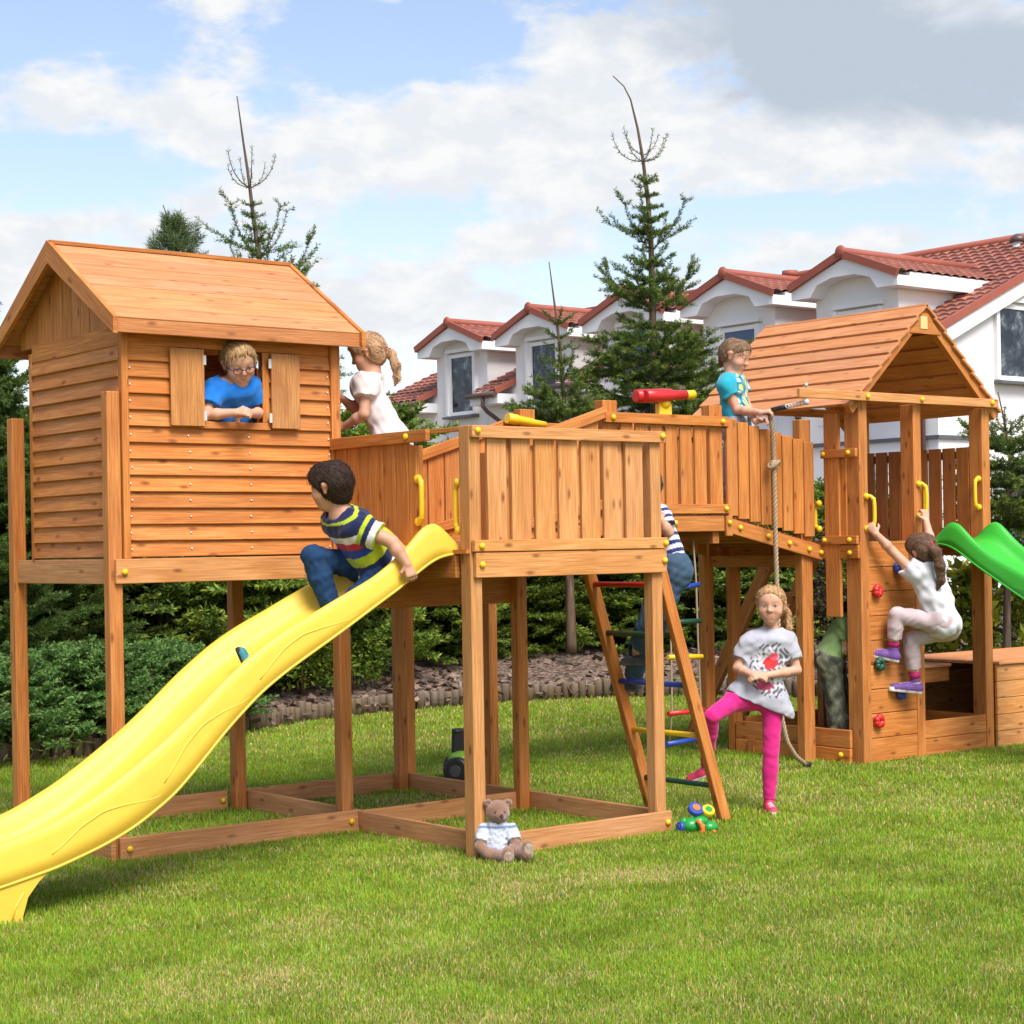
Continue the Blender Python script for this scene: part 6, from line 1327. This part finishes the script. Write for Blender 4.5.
# ================================================================= camera, sun and sky
sc = bpy.context.scene
cam = bpy.data.cameras.new('camera'); co = bpy.data.objects.new('camera', cam); C.objects.link(co); sc.camera = co
cam.sensor_width = 36; cam.sensor_fit = 'HORIZONTAL'; cam.lens = F_PX / 1024 * 36; cam.shift_y = (YC - 512) / 1024; cam.clip_start = .1; cam.clip_end = 1000
cr_, sr_ = math.cos(ROLL), math.sin(ROLL)
X_ = RIGHT * cr_ - UP * sr_; Y_ = RIGHT * sr_ + UP * cr_; Z_ = -FWD
co.matrix_world = Matrix(((X_[0], Y_[0], Z_[0], EYE[0]), (X_[1], Y_[1], Z_[1], EYE[1]), (X_[2], Y_[2], Z_[2], EYE[2]), (0, 0, 0, 1)))
SUN = unit(V(-.15, -.75, 1.0))
ls = bpy.data.lights.new('sun', 'SUN'); ls.energy = 2.2; ls.angle = math.radians(30.0); ls.color = (1, .955, .88); lo = bpy.data.objects.new('sun', ls); C.objects.link(lo)
lo.rotation_euler = Vector(SUN).to_track_quat('Z', 'Y').to_euler(); lo.location = (0, -5, 12)
w = bpy.data.worlds.new('World'); sc.world = w; w.use_nodes = True; nt = w.node_tree; N = nt.nodes; N.clear()
def nn(t_, **k):
    n = N.new(t_)
    for a, v in k.items(): setattr(n, a, v)
    return n
def mth(op, a, b=0.0, clamp=False):
    n = nn('ShaderNodeMath', operation=op, use_clamp=clamp)
    for s, v in ((n.inputs[0], a), (n.inputs[1], b)):
        if isinstance(v, bpy.types.NodeSocket): nt.links.new(v, s)
        else: s.default_value = v
    return n.outputs[0]
out = nn('ShaderNodeOutputWorld'); sky = nn('ShaderNodeTexSky', sky_type='NISHITA', sun_disc=False)
sky.sun_elevation = math.asin(SUN[2]); sky.sun_rotation = math.atan2(SUN[0], SUN[1]); sky.altitude = 100; sky.air_density = 1.0; sky.dust_density = 1.6; sky.ozone_density = 2.0
bg1 = nn('ShaderNodeBackground'); bg1.inputs[1].default_value = .105; tn = nn('ShaderNodeMix', data_type='RGBA', blend_type='MULTIPLY'); tn.inputs[0].default_value = 1.0; nt.links.new(sky.outputs[0], tn.inputs[6]); tn.inputs[7].default_value = (1.12, .97, .90, 1); nt.links.new(tn.outputs[2], bg1.inputs[0])
tc = nn('ShaderNodeTexCoord'); sx = nn('ShaderNodeSeparateXYZ'); nt.links.new(tc.outputs['Generated'], sx.inputs[0])
# compass angle and height of the view direction (radians), counted from the house end of the garden
rot = nn('ShaderNodeVectorRotate', rotation_type='Z_AXIS'); rot.inputs['Angle'].default_value = TH; nt.links.new(tc.outputs['Generated'], rot.inputs['Vector'])
s2 = nn('ShaderNodeSeparateXYZ'); nt.links.new(rot.outputs[0], s2.inputs[0])
az = mth('ARCTAN2', s2.outputs[0], s2.outputs[1]); el = mth('ARCSINE', s2.outputs[2])
cv = nn('ShaderNodeCombineXYZ'); nt.links.new(mth('MULTIPLY', az, 1.0), cv.inputs[0]); nt.links.new(mth('MULTIPLY', el, 1.9), cv.inputs[1])
def noise(scale, detail, rough, off=(0, 0, 0), dist=0.0):
    mp = nn('ShaderNodeMapping'); mp.inputs['Location'].default_value = off; nt.links.new(cv.outputs[0], mp.inputs[0])
    n = nn('ShaderNodeTexNoise'); n.inputs['Scale'].default_value = scale; n.inputs['Detail'].default_value = detail; n.inputs['Roughness'].default_value = rough; n.inputs['Distortion'].default_value = dist; nt.links.new(mp.outputs[0], n.inputs['Vector']); return n.outputs[0]
n_big = noise(11.0, 8.0, .6, (3.1, 1.7, 0), .25); n_det = noise(34.0, 7.0, .62, (8.2, 4.4, 0), .2)
def clump(px, py, sx_, sy_, amp):
    a0 = (px - 512) / F_PX; e0 = (547 - .0173 * (px - 512) - py) / F_PX
    u = mth('DIVIDE', mth('SUBTRACT', az, a0), sx_ / F_PX); v = mth('DIVIDE', mth('SUBTRACT', el, e0), sy_ / F_PX)
    return mth('MULTIPLY', mth('POWER', 2.718, mth('MULTIPLY', mth('ADD', mth('MULTIPLY', u, u), mth('MULTIPLY', v, v)), -1.0)), amp)
def total(lst):
    acc = None
    for c in lst: q = clump(*c); acc = q if acc is None else mth('ADD', acc, q)
    return acc
CL = [(225, 5, 75, 32, .42), (80, 120, 62, 34, .36), (215, 110, 60, 40, .28), (330, 165, 190, 60, .30), (440, 130, 90, 40, .2), (515, 243, 70, 20, .34), (400, 300, 110, 34, .42), (560, 150, 80, 90, .30), (770, 165, 190, 42, .42), (620, 60, 90, 50, .25), (840, 250, 150, 26, .30), (1000, 195, 70, 30, .3), (60, 240, 160, 45, .22), (900, 60, 200, 80, .46), (770, 30, 120, 50, .2), (390, 8, 40, 16, .15), (30, 280, 60, 40, .2), (150, 320, 300, 60, .22)]
HOLES = [(70, 40, 90, 40, -.28), (430, 55, 110, 38, -.22), (95, 185, 90, 24, -.2), (430, 222, 70, 22, -.22), (250, 285, 60, 18, -.12), (800, 222, 170, 16, -.25), (745, 85, 60, 22, -.22)]
dens = mth('ADD', mth('ADD', mth('MULTIPLY', n_big, 1.0), mth('MULTIPLY', n_det, .62)), total(CL + HOLES))
mr = nn('ShaderNodeMapRange', interpolation_type='SMOOTHSTEP'); mr.inputs[1].default_value = .83; mr.inputs[2].default_value = 1.10; nt.links.new(dens, mr.inputs[0])
gr = total([(900, 70, 180, 70, 1.0), (770, 28, 150, 52, .7), (1010, 110, 90, 46, .7), (620, 15, 110, 30, .5), (820, 110, 80, 30, .3)])
grm = nn('ShaderNodeMapRange', interpolation_type='SMOOTHSTEP'); grm.inputs[1].default_value = .22; grm.inputs[2].default_value = 1.0; nt.links.new(mth('ADD', gr, mth('MULTIPLY', mth('SUBTRACT', n_big, .5), 2.0)), grm.inputs[0])
mixc = nn('ShaderNodeMix', data_type='RGBA'); nt.links.new(grm.outputs[0], mixc.inputs[0]); mixc.inputs[6].default_value = (.90, .92, .95, 1); pz = nn('ShaderNodeMapRange'); pz.inputs[1].default_value = .42; pz.inputs[2].default_value = .62; nt.links.new(noise(30.0, 6.0, .6, (8.2, 4.46, 0), .2), pz.inputs[0]); mx2 = nn('ShaderNodeMix', data_type='RGBA'); nt.links.new(pz.outputs[0], mx2.inputs[0]); mx2.inputs[6].default_value = (.82, .86, .91, 1); mx2.inputs[7].default_value = (.95, .955, .96, 1); nt.links.new(mx2.outputs[2], mixc.inputs[6]); mixc.inputs[7].default_value = (.53, .60, .70, 1)
bg2 = nn('ShaderNodeBackground'); bg2.inputs[1].default_value = .44; nt.links.new(mixc.outputs[2], bg2.inputs[0])
ms = nn('ShaderNodeMixShader'); nt.links.new(mr.outputs[0], ms.inputs[0]); nt.links.new(bg1.outputs[0], ms.inputs[1]); nt.links.new(bg2.outputs[0], ms.inputs[2]); nt.links.new(ms.outputs[0], out.inputs[0])
vs_ = sc.view_settings; vs_.view_transform = 'Standard'; vs_.look = 'None'; vs_.exposure = 1.2; vs_.gamma = 1.0; vs_.use_curve_mapping = False
sc.cycles.max_bounces = 6; sc.cycles.transparent_max_bounces = 4; sc.cycles.use_denoising = True
